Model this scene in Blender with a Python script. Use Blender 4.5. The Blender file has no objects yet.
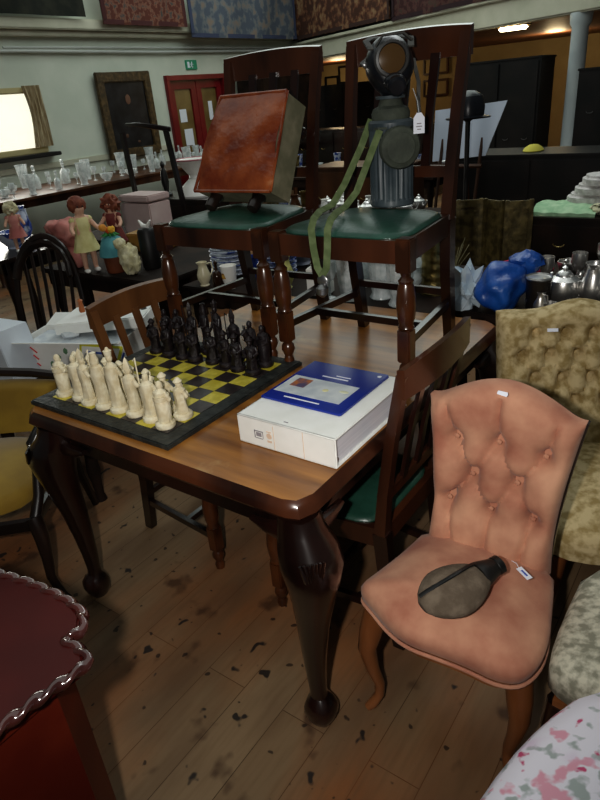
import bpy, bmesh, math, random
from mathutils import Vector as V, Matrix, noise
random.seed(4)
PI = math.pi
COL = bpy.context.scene.collection
SC = bpy.context.scene

# ------------------------------------------------------------------ materials
def M(name, c1, c2=None, scale=6.0, rough=.5, metal=0.0, bump=0.0, bscale=None, stretch=(1, 1, 1), lo=.4, hi=.65,
      alpha=1.0, emis=None, estr=0.0, spec=.5, coat=0.0, sheen=0.0, detail=4.0, c3=None):
    m = bpy.data.materials.new(name); m.use_nodes = True
    nt = m.node_tree; N = nt.nodes; L = nt.links
    b = N['Principled BSDF']
    b.inputs['Roughness'].default_value = rough
    b.inputs['Metallic'].default_value = metal
    b.inputs['Specular IOR Level'].default_value = spec
    b.inputs['Coat Weight'].default_value = coat
    b.inputs['Coat Roughness'].default_value = .15
    b.inputs['Sheen Weight'].default_value = sheen
    b.inputs['Alpha'].default_value = alpha
    b.inputs['Base Color'].default_value = (*c1, 1)
    if emis:
        b.inputs['Emission Color'].default_value = (*emis, 1); b.inputs['Emission Strength'].default_value = estr
    if c2 is not None or bump:
        tc = N.new('ShaderNodeTexCoord'); mp = N.new('ShaderNodeMapping')
        mp.inputs['Scale'].default_value = stretch
        L.new(tc.outputs['Object'], mp.inputs['Vector'])
        n = N.new('ShaderNodeTexNoise'); n.inputs['Scale'].default_value = scale; n.inputs['Detail'].default_value = detail
        L.new(mp.outputs['Vector'], n.inputs['Vector'])
        if c2 is not None:
            r = N.new('ShaderNodeValToRGB')
            r.color_ramp.elements[0].position = lo; r.color_ramp.elements[0].color = (*c1, 1)
            r.color_ramp.elements[1].position = hi; r.color_ramp.elements[1].color = (*c2, 1)
            if c3 is not None:
                e = r.color_ramp.elements.new(min(.99, hi + .12)); e.color = (*c3, 1)
            L.new(n.outputs['Fac'], r.inputs['Fac']); L.new(r.outputs['Color'], b.inputs['Base Color'])
        if bump:
            n2 = n
            if bscale:
                n2 = N.new('ShaderNodeTexNoise'); n2.inputs['Scale'].default_value = bscale; n2.inputs['Detail'].default_value = 3
                L.new(mp.outputs['Vector'], n2.inputs['Vector'])
            bp = N.new('ShaderNodeBump'); bp.inputs['Strength'].default_value = bump; bp.inputs['Distance'].default_value = .01
            L.new(n2.outputs['Fac'], bp.inputs['Height']); L.new(bp.outputs['Normal'], b.inputs['Normal'])
    return m

MAH = M('mahogany_dark', (.006, .0025, .002), (.022, .007, .0045), 5, .28, stretch=(1, 1, .25), coat=.9, bump=.05)
MAHL = M('mahogany_orange_brown', (.035, .012, .005), (.16, .05, .015), 7, .28, coat=.4, stretch=(1, 1, .5))
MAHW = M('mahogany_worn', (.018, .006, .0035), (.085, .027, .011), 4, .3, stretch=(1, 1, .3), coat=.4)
EBON = M('ebonised_wood', (.008, .005, .004), (.025, .013, .009), 5, .35, coat=.3)
MIDW = M('mid_brown_wood', (.045, .018, .008), (.10, .04, .016), 5, .4, stretch=(1, 1, .2))
WALN = M('walnut_leg', (.16, .055, .018), (.28, .11, .04), 7, .32, stretch=(1, 1, .2), coat=.3)
REDM = M('red_mahogany', (.075, .009, .004), (.13, .020, .007), 3, .45, spec=.2, stretch=(.3, 1, 1))
GREEN = M('green_leather', (.018, .060, .042), (.030, .095, .068), 9, .33, bump=.12, bscale=60)
PINK = M('pink_velvet', (.38, .15, .095), (.62, .34, .22), 9, .9, sheen=.12, bump=.1, bscale=30, lo=.3, hi=.7)
BEIGE = M('tufted_beige_brocade', (.34, .245, .10), (.60, .48, .27), 30, .85, bump=.4, bscale=25, lo=.38, hi=.58)
GREYF = M('grey_green_brocade', (.26, .25, .19), (.58, .55, .44), 42, .85, bump=.35, bscale=30, lo=.4, hi=.6)
YEL = M('mustard_velvet', (.22, .13, .008), (.34, .215, .015), 4, .8, sheen=.4, bump=.05)
WHITE = M('white_board', (.82, .82, .78), (.88, .88, .85), 12, .55)
PAGES = M('page_block', (.72, .72, .78), (.82, .82, .87), 3, .7, stretch=(1, 1, 90))
BLUEP = M('blue_glossy_cover', (.008, .022, .22), (.012, .035, .30), 3, .25)
PAPER = M('pale_paper', (.50, .54, .58), (.66, .69, .70), 20, .6)
IVORY = M('ivory_resin', (.66, .57, .38), (.82, .76, .58), 40, .5, bump=.3, bscale=90)
DARKP = M('dark_resin', (.008, .005, .007), (.022, .014, .015), 40, .45, bump=.3, bscale=90)
STONE = M('black_slate', (.016, .018, .017), (.038, .042, .038), 30, .55, bump=.5, bscale=50)
SQY = M('yellow_marble', (.52, .43, .04), (.70, .60, .10), 30, .4)
SQB = M('dark_marble', (.028, .020, .020), (.055, .042, .04), 30, .3)
CREAM = M('cream_paint', (.56, .60, .52), (.62, .65, .57), 2.5, .8)
CREAMB = M('cream_beam_paint', (.48, .47, .37), (.56, .54, .44), 3, .7)
OCHRE = M('ochre_wall', (.34, .25, .12), (.40, .30, .15), 2, .8)
CEILW = M('brown_boarded_ceiling', (.14, .05, .02), (.22, .09, .035), 3, .6, stretch=(8, 1, 1))
REDD = M('dark_red_door_paint', (.15, .006, .010), (.2, .012, .016), 4, .35)
DKGL = M('dark_glass', (.05, .05, .045), rough=.1, alpha=.75)
GOLDF = M('old_gilt_frame', (.05, .032, .014), (.12, .075, .03), 18, .5, bump=.5, bscale=30)
CANV = M('dark_oil_canvas', (.008, .008, .010), (.022, .022, .026), 6, .35)
BRASS = M('dull_brass', (.22, .16, .055), (.42, .33, .14), 12, .35, metal=.85, bump=.5, bscale=40)
OLIVE = M('olive_canvas', (.045, .052, .040), (.07, .08, .06), 20, .8, bump=.3, bscale=80)
STRAP = M('green_webbing', (.095, .13, .05), (.15, .19, .085), 40, .85)
TIN = M('blue_grey_painted_tin', (.040, .055, .065), (.07, .09, .10), 10, .45)
RUB = M('black_rubber', (.008, .009, .012), (.016, .017, .022), 12, .28)
FELT = M('grey_brown_felt', (.105, .078, .054), (.17, .132, .096), 26, .95, bump=.3, bscale=120)
BLKL = M('black_leather', (.006, .006, .006), (.016, .014, .013), 15, .4)
LEATH = M('red_brown_hide', (.14, .022, .007), (.36, .10, .03), 9, .26, bump=.9, bscale=16, coat=.5, lo=.35, hi=.7, c3=(.5, .22, .1))  # lightest tan tone paints glints on worn spots into the hide
DRAB = M('drab_side_cloth', (.16, .15, .09), (.26, .23, .15), 14, .9)
SILV = M('silver_plate', (.62, .60, .58), (.78, .77, .75), 12, .3, metal=.9)
GLASS = M('cut_glass', (.62, .68, .68), (.95, .98, .98), 30, .10, alpha=.58, bump=.6, bscale=60, spec=.9)
CHINA = M('white_china', (.84, .83, .78), (.90, .89, .85), 6, .25)
BLUCH = M('blue_and_white_china', (.05, .09, .32), (.55, .60, .72), 16, .25, lo=.45, hi=.55)
BLUB = M('blue_plastic_bag', (.010, .065, .30), (.018, .11, .42), 10, .35, bump=.9, bscale=14)
SKIN = M('doll_skin', (.62, .36, .25), (.68, .42, .30), 6, .5)
HAIR = M('auburn_hair', (.16, .04, .02), (.25, .075, .035), 30, .7, bump=.6, bscale=60)
DRESS = M('pale_yellow_dress', (.56, .50, .22), (.68, .62, .32), 16, .8)
TEAL = M('teal_cloth', (.07, .24, .27), (.11, .33, .35), 12, .8)
ROSE = M('dusty_rose_cloth', (.44, .15, .13), (.58, .27, .23), 10, .85, bump=.4)
PLUSH = M('cream_plush', (.55, .50, .30), (.68, .64, .45), 24, .95, bump=.8, bscale=60)
PNKW = M('pale_pink_paint', (.55, .42, .40), (.63, .51, .48), 5, .5)
BLACKM = M('blackened_wood', (.004, .004, .004), (.012, .009, .008), 4, .5)
YFELT = M('yellow_felt', (.62, .55, .10), rough=.9)
MINT = M('mint_green_cloth', (.30, .50, .30), (.46, .64, .42), 20, .8)
CRIM = M('crimson_cloth', (.42, .012, .06), (.62, .04, .12), 20, .8)
TAG = M('white_card_tag', (.78, .80, .88), rough=.6)
INK = M('grey_print', (.30, .28, .30), rough=.7)
INKB = M('blue_print', (.05, .10, .42), rough=.6)
INKR = M('red_print', (.6, .05, .05), rough=.6)
INKY = M('yellow_band_print', (.62, .60, .04), rough=.6)
INKG = M('green_print', (.15, .28, .16), rough=.6)
INKO = M('peach_print', (.72, .55, .42), rough=.6)
SIGNG = M('green_sign', (.02, .16, .09), rough=.4, emis=(.02, .3, .16), estr=.15)
WARM = M('lit_lamp_diffuser', (.9, .8, .6), emis=(1, .82, .5), estr=9)
PIPE = M('white_painted_pipe', (.52, .54, .52), rough=.5)
COLM = M('pale_blue_grey_paint', (.62, .68, .70), (.68, .74, .75), 4, .5)
STEEL = M('dull_steel', (.3, .3, .3), rough=.35, metal=.9)

def rugmat(name, a, b, c, sc):
    m = M(name, a, b, sc, .95, lo=.46, hi=.54, c3=c, detail=6, bump=.3)
    return m
RUG1 = rugmat('red_patterned_rug', (.10, .03, .02), (.20, .09, .06), (.06, .06, .06), 14)
RUG2 = rugmat('blue_grey_patterned_rug', (.085, .10, .13), (.15, .16, .17), (.22, .17, .14), 7)
RUG3 = rugmat('brown_floral_rug', (.06, .022, .012), (.15, .06, .03), (.24, .15, .08), 9)
RUG4 = rugmat('dark_maroon_rug', (.045, .014, .014), (.09, .035, .03), (.06, .04, .03), 12)
FLORAL = None
def floral():
    m = bpy.data.materials.new('rose_print_cotton'); m.use_nodes = True
    nt = m.node_tree; N = nt.nodes; L = nt.links; b = N['Principled BSDF']; b.inputs['Roughness'].default_value = .8
    tc = N.new('ShaderNodeTexCoord')
    base = (.74, .71, .78, 1); prev = None
    for i, (sc, col, lo, hi, off) in enumerate([(24, (.36, .40, .39, 1), .56, .62, 0), (22, (.68, .34, .42, 1), .59, .65, 3.3), (26, (.52, .08, .18, 1), .66, .70, 3.3), (9, (.66, .52, .66, 1), .6, .75, 7.7)]):
        mp = N.new('ShaderNodeMapping'); mp.inputs['Location'].default_value = (off, off, off)
        L.new(tc.outputs['Object'], mp.inputs['Vector'])
        n = N.new('ShaderNodeTexNoise'); n.inputs['Scale'].default_value = sc; n.inputs['Detail'].default_value = 2.5
        L.new(mp.outputs['Vector'], n.inputs['Vector'])
        r = N.new('ShaderNodeValToRGB'); r.color_ramp.elements[0].position = lo; r.color_ramp.elements[1].position = hi
        L.new(n.outputs['Fac'], r.inputs['Fac'])
        mx = N.new('ShaderNodeMix'); mx.data_type = 'RGBA'
        L.new(r.outputs['Color'], mx.inputs['Factor'])
        if prev is None: mx.inputs['A'].default_value = base
        else: L.new(prev, mx.inputs['A'])
        mx.inputs['B'].default_value = col
        prev = mx.outputs['Result']
    L.new(prev, b.inputs['Base Color'])
    return m
FLORAL = floral()

def floormat():
    m = bpy.data.materials.new('worn_floorboards'); m.use_nodes = True
    nt = m.node_tree; N = nt.nodes; L = nt.links; b = N['Principled BSDF']
    b.inputs['Specular IOR Level'].default_value = .35
    tc = N.new('ShaderNodeTexCoord')
    mp = N.new('ShaderNodeMapping'); mp.inputs['Rotation'].default_value = (0, 0, PI / 2)
    L.new(tc.outputs['Object'], mp.inputs['Vector'])
    br = N.new('ShaderNodeTexBrick'); br.inputs['Scale'].default_value = 1.0
    br.inputs['Brick Width'].default_value = 3.2; br.inputs['Row Height'].default_value = .15
    br.inputs['Mortar Size'].default_value = .0014; br.inputs['Mortar Smooth'].default_value = .4; br.inputs['Bias'].default_value = 0
    br.inputs['Color1'].default_value = (.235, .155, .085, 1); br.inputs['Color2'].default_value = (.27, .185, .105, 1)
    br.inputs['Mortar'].default_value = (.06, .03, .012, 1)
    L.new(mp.outputs['Vector'], br.inputs['Vector'])
    prev = br.outputs['Color']
    def layer(scale, lo, hi, col, amt, st=(1, 1, 1), det=4.0, off=0.0, vor=False, inv=False):
        nonlocal prev
        q = N.new('ShaderNodeMapping'); q.inputs['Scale'].default_value = st; q.inputs['Location'].default_value = (off, off * 1.7, 0)
        L.new(tc.outputs['Object'], q.inputs['Vector'])
        n = N.new('ShaderNodeTexNoise'); n.inputs['Scale'].default_value = scale; n.inputs['Detail'].default_value = det
        L.new(q.outputs['Vector'], n.inputs['Vector'])
        r = N.new('ShaderNodeValToRGB'); r.color_ramp.elements[0].position = lo; r.color_ramp.elements[1].position = hi
        L.new(n.outputs['Fac'], r.inputs['Fac'])
        mu = N.new('ShaderNodeMath'); mu.operation = 'MULTIPLY'; mu.inputs[1].default_value = amt
        L.new(r.outputs['Color'], mu.inputs[0])
        mx = N.new('ShaderNodeMix'); mx.data_type = 'RGBA'; mx.inputs['B'].default_value = (*col, 1)
        L.new(mu.outputs[0], mx.inputs['Factor']); L.new(prev, mx.inputs['A']); prev = mx.outputs['Result']
    layer(1.7, .42, .62, (.30, .095, .022), .75, (1, .5, 1), 5, 2.0)      # orange varnish left in patches
    layer(3.5, .43, .66, (.11, .062, .034), .7, (1, .35, 1), 6, 5.0)       # grime
    layer(20, .45, .75, (.15, .085, .04), .35, (3, .3, 1), 3, 9.0)       # grain
    layer(6.5, .63, .70, (.05, .022, .012), .7, (1, .8, 1), 3.5, 14.0)  # spilt stains
    layer(14, .69, .715, (.012, .012, .014), .9, (1, .8, 1), 2.0, 21.0)  # dark spots
    layer(24, .70, .73, (.02, .012, .010), .8, (1, 1, 1), 1.5, 31.0)
    L.new(prev, b.inputs['Base Color'])
    n = N.new('ShaderNodeTexNoise'); n.inputs['Scale'].default_value = 5
    L.new(tc.outputs['Object'], n.inputs['Vector'])
    mr = N.new('ShaderNodeMapRange'); mr.inputs['To Min'].default_value = .38; mr.inputs['To Max'].default_value = .8
    L.new(n.outputs['Fac'], mr.inputs['Value']); L.new(mr.outputs['Result'], b.inputs['Roughness'])
    bp = N.new('ShaderNodeBump'); bp.inputs['Strength'].default_value = .25; bp.inputs['Distance'].default_value = .004
    L.new(br.outputs['Fac'], bp.inputs['Height']); bp.invert = True; L.new(bp.outputs['Normal'], b.inputs['Normal'])
    return m

def tabletopmat():
    m = bpy.data.materials.new('mahogany_table_top'); m.use_nodes = True
    nt = m.node_tree; N = nt.nodes; L = nt.links; b = N['Principled BSDF']
    b.inputs['Roughness'].default_value = .3; b.inputs['Coat Weight'].default_value = .25; b.inputs['Coat Roughness'].default_value = .25
    tc = N.new('ShaderNodeTexCoord'); mp = N.new('ShaderNodeMapping'); mp.inputs['Scale'].default_value = (1.2, 9, 1)
    L.new(tc.outputs['Object'], mp.inputs['Vector'])
    n = N.new('ShaderNodeTexNoise'); n.inputs['Scale'].default_value = 2.2; n.inputs['Detail'].default_value = 6
    L.new(mp.outputs['Vector'], n.inputs['Vector'])
    r = N.new('ShaderNodeValToRGB')
    r.color_ramp.elements[0].position = .3; r.color_ramp.elements[0].color = (.16, .058, .012, 1)
    r.color_ramp.elements[1].position = .7; r.color_ramp.elements[1].color = (.40, .175, .035, 1)
    L.new(n.outputs['Fac'], r.inputs['Fac'])
    n2 = N.new('ShaderNodeTexNoise'); n2.inputs['Scale'].default_value = 7; n2.inputs['Detail'].default_value = 4
    L.new(tc.outputs['Object'], n2.inputs['Vector'])
    r2 = N.new('ShaderNodeValToRGB'); r2.color_ramp.elements[0].position = .62; r2.color_ramp.elements[1].position = .68
    L.new(n2.outputs['Fac'], r2.inputs['Fac'])
    mx = N.new('ShaderNodeMix'); mx.data_type = 'RGBA'; mx.inputs['B'].default_value = (.42, .27, .11, 1)
    mm = N.new('ShaderNodeMath'); mm.operation = 'MULTIPLY'; mm.inputs[1].default_value = .5
    L.new(r2.outputs['Color'], mm.inputs[0]); L.new(mm.outputs[0], mx.inputs['Factor'])
    L.new(r.outputs['Color'], mx.inputs['A']); L.new(mx.outputs['Result'], b.inputs['Base Color'])
    bp = N.new('ShaderNodeBump'); bp.inputs['Strength'].default_value = .08; L.new(n2.outputs['Fac'], bp.inputs['Height']); L.new(bp.outputs['Normal'], b.inputs['Normal'])
    return m
TTOP = tabletopmat()

# ------------------------------------------------------------------ mesh helpers
def I(): return Matrix.Identity(4)
def TR(x, y, z): return Matrix.Translation((x, y, z))
def RO(a, ax): return Matrix.Rotation(a, 4, ax)

def box(bm, c, s, m=None, bev=0.0, seg=2):
    """axis-aligned box of size s centred at c (then moved by m)"""
    mt = (m or I()) @ TR(*c) @ Matrix.Diagonal((s[0], s[1], s[2], 1))
    r = bmesh.ops.create_cube(bm, size=1.0, matrix=mt)
    if bev:
        es = list({e for v in r['verts'] for e in v.link_edges})
        bmesh.ops.bevel(bm, geom=es, offset=bev, segments=seg, affect='EDGES', clamp_overlap=True)
    return r['verts']

def rings(bm, R, close=True, cap0=True, cap1=True):
    """skin a list of rings (lists of Vectors)"""
    vs = [[bm.verts.new(p) for p in r] for r in R]
    n = len(vs[0])
    for a, b in zip(vs, vs[1:]):
        for i in range(n if close else n - 1):
            j = (i + 1) % n
            bm.faces.new((a[i], a[j], b[j], b[i]))
    if close and cap0: bm.faces.new(list(reversed(vs[0])))
    if close and cap1: bm.faces.new(vs[-1])
    return vs

def lathe(bm, prof, n=20, m=None, sx=1.0, sy=1.0):
    m = m or I()
    R = []
    for r, z in prof:
        r = max(r, 1e-4)
        R.append([m @ V((r * sx * math.cos(2 * PI * i / n), r * sy * math.sin(2 * PI * i / n), z)) for i in range(n)])
    rings(bm, R)

def sweep(bm, pts, rad, n=8, sq=False, up=V((0, 0, 1)), m=None):
    """tube along pts; rad = number, (rx,ry) or a list of these; sq = square section"""
    m = m or I(); pts = [V(p) for p in pts]
    R = []; a = None
    for i, p in enumerate(pts):
        t = (pts[min(i + 1, len(pts) - 1)] - pts[max(i - 1, 0)]).normalized()
        if a is None:
            u = up if abs(t.dot(up)) < .9 else V((0, 1, 0))
            a = t.cross(u).normalized()
        else: a = (a - t * a.dot(t)).normalized()
        b = a.cross(t).normalized()
        r = rad[i] if isinstance(rad, list) else rad
        rx, ry = (r, r) if not isinstance(r, tuple) else r
        if sq: ring = [p + a * rx * sx + b * ry * sy for sx, sy in ((-1, -1), (1, -1), (1, 1), (-1, 1))]
        else: ring = [p + a * rx * math.cos(2 * PI * k / n) + b * ry * math.sin(2 * PI * k / n) for k in range(n)]
        R.append([m @ q for q in ring])
    rings(bm, R)

def prism(bm, out, z0, z1, m=None, bev=0.0, seg=2):
    m = m or I()
    b2 = bmesh.new()
    vs = rings(b2, [[V((x, y, z0)) for x, y in out], [V((x, y, z1)) for x, y in out]])
    if bev:
        es = [e for e in b2.edges if abs(e.verts[0].co.z - e.verts[1].co.z) < 1e-6 and e.verts[0].co.z > (z0 + z1) / 2]
        bmesh.ops.bevel(b2, geom=es, offset=bev, segments=seg, affect='EDGES')
    b2.transform(m)
    me = bpy.data.meshes.new('tmp'); b2.to_mesh(me); bm.from_mesh(me); bpy.data.meshes.remove(me); b2.free()

def ball(bm, c, s, sub=2, m=None, jit=0.0, f=3.0):
    b2 = bmesh.new()
    bmesh.ops.create_icosphere(b2, subdivisions=sub, radius=1.0)
    for v in b2.verts:
        if jit: v.co *= 1 + jit * noise.noise(v.co * f + V(c) * 7)
        v.co = V((v.co.x * s[0] + c[0], v.co.y * s[1] + c[1], v.co.z * s[2] + c[2]))
    if m: b2.transform(m)
    me = bpy.data.meshes.new('tmp'); b2.to_mesh(me); bm.from_mesh(me); bpy.data.meshes.remove(me); b2.free()

def cushion(bm, out, z0, z1, dome, m=None, edge=.02, n=6, cr=None):
    """upholstered slab: rounded rim and a domed top over outline out"""
    m = m or I()
    cx = sum(p[0] for p in out) / len(out); cy = sum(p[1] for p in out) / len(out)
    R = []
    def ring(k, z): return [m @ V((cx + (x - cx) * k, cy + (y - cy) * k, z)) for x, y in out]
    size = max(abs(p[0] - cx) for p in out)
    e = edge / size
    R.append(ring(1 - e, z0)); R.append(ring(1, z0 + edge * .6)); R.append(ring(1, z1 - edge * .8)); R.append(ring(1 - e * .35, z1 - edge * .25)); R.append(ring(1 - e, z1))
    for i in range(1, n + 1):
        k = (1 - e) * (1 - i / (n + .3))
        R.append(ring(k, z1 + dome * (1 - (k / (1 - e)) ** 2.2)))
    rings(bm, R)

def smooth_outline(pts, k=3):
    """Chaikin corner cutting of a closed outline"""
    for _ in range(k):
        q = []
        for i in range(len(pts)):
            a, b = pts[i], pts[(i + 1) % len(pts)]
            q.append((a[0] * .75 + b[0] * .25, a[1] * .75 + b[1] * .25)); q.append((a[0] * .25 + b[0] * .75, a[1] * .25 + b[1] * .75))
        pts = q
    return pts

def obj(name, bm, mat, parent=None, loc=None, rot=None, ang=38, smooth=True):
    bmesh.ops.remove_doubles(bm, verts=bm.verts, dist=1e-6)
    bmesh.ops.recalc_face_normals(bm, faces=bm.faces)
    ca = math.radians(ang)
    for f in bm.faces: f.smooth = smooth
    for e in bm.edges:
        if len(e.link_faces) == 2 and e.calc_face_angle(0) > ca: e.smooth = False
    me = bpy.data.meshes.new(name); bm.to_mesh(me); bm.free()
    for x in (mat if isinstance(mat, (list, tuple)) else [mat]): me.materials.append(x)
    o = bpy.data.objects.new(name, me); COL.objects.link(o)
    if parent is not None: o.parent = parent
    if loc is not None: o.location = loc
    if rot is not None: o.rotation_euler = rot
    return o

def tag(o, label=None, cat=None, group=None, kind=None):
    if label: o['label'] = label
    if cat: o['category'] = cat
    if group: o['group'] = group
    if kind: o['kind'] = kind
    return o

def thing(name, label, cat, loc=(0, 0, 0), rz=0.0, group=None, rot=None):
    o = bpy.data.objects.new(name, None); COL.objects.link(o)
    o.location = loc; o.rotation_euler = rot or (0, 0, rz); o.empty_display_size = .1
    return tag(o, label, cat, group)

def dup(root, loc=None, rz=None, label=None, group=None):
    def rec(o, par):
        c = o.copy(); COL.objects.link(c)
        if par is not None: c.parent = par
        for ch in list(o.children): rec(ch, c)
        return c
    r = rec(root, None)
    if loc is not None: r.location = loc
    if rz is not None: r.rotation_euler = (0, 0, rz)
    if label: r['label'] = label
    if group: r['group'] = group
    return r

def struct(name, bm, mat, **k):
    return tag(obj(name, bm, mat, **k), kind='structure')
B = bmesh.new

# ------------------------------------------------------------------ camera
CAM = V((0.7347, -0.9290, 1.6175))
R_ = V((0.81604, 0.57205, -0.08273)); U_ = V((-0.19310, 0.40472, 0.89382)); F_ = V((-0.54479, 0.71341, -0.44073))
cd = bpy.data.cameras.new('camera'); cam = bpy.data.objects.new('camera', cd); COL.objects.link(cam)
mt = Matrix(((R_.x, U_.x, -F_.x, CAM.x), (R_.y, U_.y, -F_.y, CAM.y), (R_.z, U_.z, -F_.z, CAM.z), (0, 0, 0, 1)))
cam.matrix_world = mt
cd.sensor_fit = 'VERTICAL'; cd.sensor_height = 24; cd.lens = 619.3 / 800 * 24; cd.clip_start = .05; cd.clip_end = 100
SC.camera = cam

# ------------------------------------------------------------------ setting
FZ = -.045     # floor level
b = B(); box(b, (-1.5, 5.5, -.05 + FZ), (18.4, 18, .1)); struct('floor', b, floormat())
# wall with the windows and the red doors (x = -7.5), opening for the window
WX = -7.55
b = B()
y0, y1, z0, z1 = 2.55, 4.62, 1.2, 2.0       # window opening
dy0, dy1, dz = 7.03, 8.48, 2.07             # door opening
for (ya, yb, za, zb) in [(-2, y0, 0, 4.2), (y0, y1, 0, z0), (y0, y1, z1, 4.2), (y1, dy0, 0, 4.2), (dy0, dy1, dz, 4.2), (dy1, 11.0, 0, 4.2)]:
    za = FZ if za == 0 else za
    box(b, (WX, (ya + yb) / 2, (za + zb) / 2), (.1, yb - ya, zb - za))
struct('wall_left', b, CREAM)
b = B(); box(b, (-4.5, 14.1, 1.6), (12.5, .12, 3.2)); struct('wall_back', b, OCHRE)
b = B(); box(b, (-10.6, 12.5, 1.6), (.1, 3.1, 3.2)); struct('wall_recess', b, OCHRE)
# window
b = B()
for yy in (y0 + .03, 3.6, y1 - .03): box(b, (WX + .02, yy, (z0 + z1) / 2), (.12, .07, z1 - z0), bev=.01)
for zz in (z0 + .03, z1 - .03): box(b, (WX + .022, (y0 + y1) / 2, zz), (.126, y1 - y0, .07), bev=.01)
fr = tag(obj('window_1', b, M('yellowed_window_paint', (.5, .42, .22), rough=.5)), kind='structure')
b = B(); box(b, (WX, (y0 + y1) / 2, (z0 + z1) / 2), (.01, y1 - y0 - .1, z1 - z0 - .1))
obj('pane', b, M('clear_window_glass', (.9, .95, 1), rough=.05, alpha=.12), parent=fr)
b = B(); box(b, (WX + .12, (y0 + y1) / 2, z0 - .03), (.26, y1 - y0 + .16, .05), bev=.01); obj('window_sill', b, BLACKM, parent=fr)
b = B(); 
P = [V((WX + .14, y1 - .02 - .14 * k / 8 + .03 * math.sin(k * 2.1), z0 + .0 + .8 * (1 - k / 30))) for k in range(9)]
R2 = []
for zi in range(7):
    z = z1 + .02 - (z1 - z0 - .05) * zi / 6
    R2.append([V((WX + .13 + .02 * math.sin(k * 1.9 + zi * .4), y1 + .05 - (.26 - .05 * math.sin(zi * .6)) * k / 12, z)) for k in range(13)])
vs = rings(b, R2, close=False)
tag(obj('curtain', b, M('striped_beige_curtain', (.30, .22, .12), (.5, .42, .28), 30, .9, stretch=(1, 3, .2))), 'beige patterned curtain hanging at the edge of the bright window', 'curtain')
b = B(); box(b, (-9.3, 3.6, 1.5), (.05, 5, 3.0)); struct('daylight_plane', b, M('glowing_daylight', (.85, .86, .8), (1, 1, .95), 2, .9, emis=(1, .96, .80), estr=.9))  # added glowing plane outside the window, stands in for daylight
# door
b = B()
for yy in (dy0 + .04, dy1 - .04): box(b, (WX + .03, yy, dz / 2), (.16, .08, dz), bev=.008)
box(b, (WX + .03, (dy0 + dy1) / 2, dz - .042), (.166, dy1 - dy0 - .006, .078), bev=.008)
dr = tag(obj('door_1', b, REDD), kind='structure')
for k in range(2):
    ya = dy0 + .08 + k * (dy1 - dy0 - .16) / 2; yb = ya + (dy1 - dy0 - .16) / 2
    b = B(); w = .13
    for yy in (ya + w / 2, yb - w / 2): box(b, (WX + .02, yy, (dz - .08) / 2), (.05, w, dz - .09), bev=.006)
    for zz, h in ((.35, .7), (dz - .15, .12)): box(b, (WX + .02, (ya + yb) / 2, zz), (.054, yb - ya - .006, h), bev=.006)
    lf = obj('door_leaf', b, REDD, parent=dr)
    b = B(); box(b, (WX + .01, (ya + yb) / 2, 1.35), (.012, yb - ya - 2 * w + .02, 1.35)); obj('glazed_panel', b, M('wired_ochre_glass', (.14, .09, .03), (.2, .14, .05), 5, .3), parent=lf)
    for j, (dyy, zz, w2, h2) in enumerate([(-.05, 1.46, .16, .2), (.02, 1.12, .2, .26), (-.04, .84, .06, .28), (.1, .86, .05, .26)] if k == 0 else [(.0, 1.5, .1, .3), (-.04, 1.1, .12, .2)]):
        b = B(); box(b, (WX + .022, (ya + yb) / 2 + dyy, zz), (.004, w2, h2)); obj('paper_notice', b, TAG, parent=lf)
b = B(); box(b, (WX + .06, 7.7, 2.215), (.03, .26, .14), bev=.004)
sg = tag(obj('exit_sign', b, SIGNG), 'small green exit sign with a running figure above the red doors', 'sign')
b = B()
ball(b, (WX + .08, 7.70, 2.25), (.003, .014, .014), 1)
sweep(b, [(WX + .079, 7.70, 2.235), (WX + .079, 7.69, 2.205)], .009, 6); sweep(b, [(WX + .079, 7.69, 2.205), (WX + .079, 7.72, 2.18), (WX + .079, 7.70, 2.165)], .006, 6)
sweep(b, [(WX + .079, 7.69, 2.205), (WX + .079, 7.665, 2.18), (WX + .079, 7.64, 2.18)], .006, 6); sweep(b, [(WX + .079, 7.66, 2.22), (WX + .079, 7.70, 2.235), (WX + .079, 7.73, 2.215)], .005, 6)
box(b, (WX + .079, 7.62, 2.215), (.003, .05, .09)); obj('pictogram', b, TAG, parent=sg)
# ledge, pipe and recess above
b = B(); box(b, (-7.4, 4.6, 2.72), (.24, 13.2, .13), bev=.015); box(b, (-7.44, 4.6, 2.62), (.14, 13.2, .07), bev=.01)
struct('trim_1', b, CREAMB)
b = B(); sweep(b, [(-7.44, -1.5, 2.42), (-7.44, 4.5, 2.42), (-7.44, 7.0, 2.40), (-7.44, 10.8, 2.42)], .02, 8); sweep(b, [(-7.44, 4.3, 2.46), (-7.44, 10.8, 2.46)], .014, 8)
struct('trim_2', b, PIPE)
b = B(); sweep(b, [(-7.49, -2, 1.02), (-7.49, 7.0, 1.02)], (.02, .035), sq=True); struct('trim_3', b, CREAMB)
# gallery: beam, ceiling, column, upper front
GA = math.radians(-25); GM = TR(-7.5, 10.8, 0) @ RO(GA, 'Z')
def gp(q, t=0): p = GM @ V((q, t, 0)); return (p.x, p.y)
b = B(); box(b, (4.2, 0, 2.36), (8.6, .22, .32), GM, bev=.02); box(b, (4.2, -.10, 2.51), (8.6, .12, .05), GM, bev=.01); struct('trim_4', b, CREAMB)
b = B(); prism(b, [gp(-.1, .05), gp(8.6, .05), (1.6, 14.1), (-10.6, 14.1), (-10.6, 11.0), (-7.55, 11.0)], 2.22, 2.28); struct('ceiling', b, CEILW)
b = B(); box(b, (4.2, .1, 3.1), (8.6, .06, 1.2), GM); struct('wall_gallery_front', b, M('dark_gallery_panel', (.03, .025, .022), rough=.7))
b = B(); cxy = gp(6.72, .02)
lathe(b, [(.14, FZ), (.14, .15), (.105, .2), (.095, 2.06), (.12, 2.1), (.13, 2.21)], 20, TR(cxy[0], cxy[1], 0))
struct('column', b, COLM)

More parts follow.
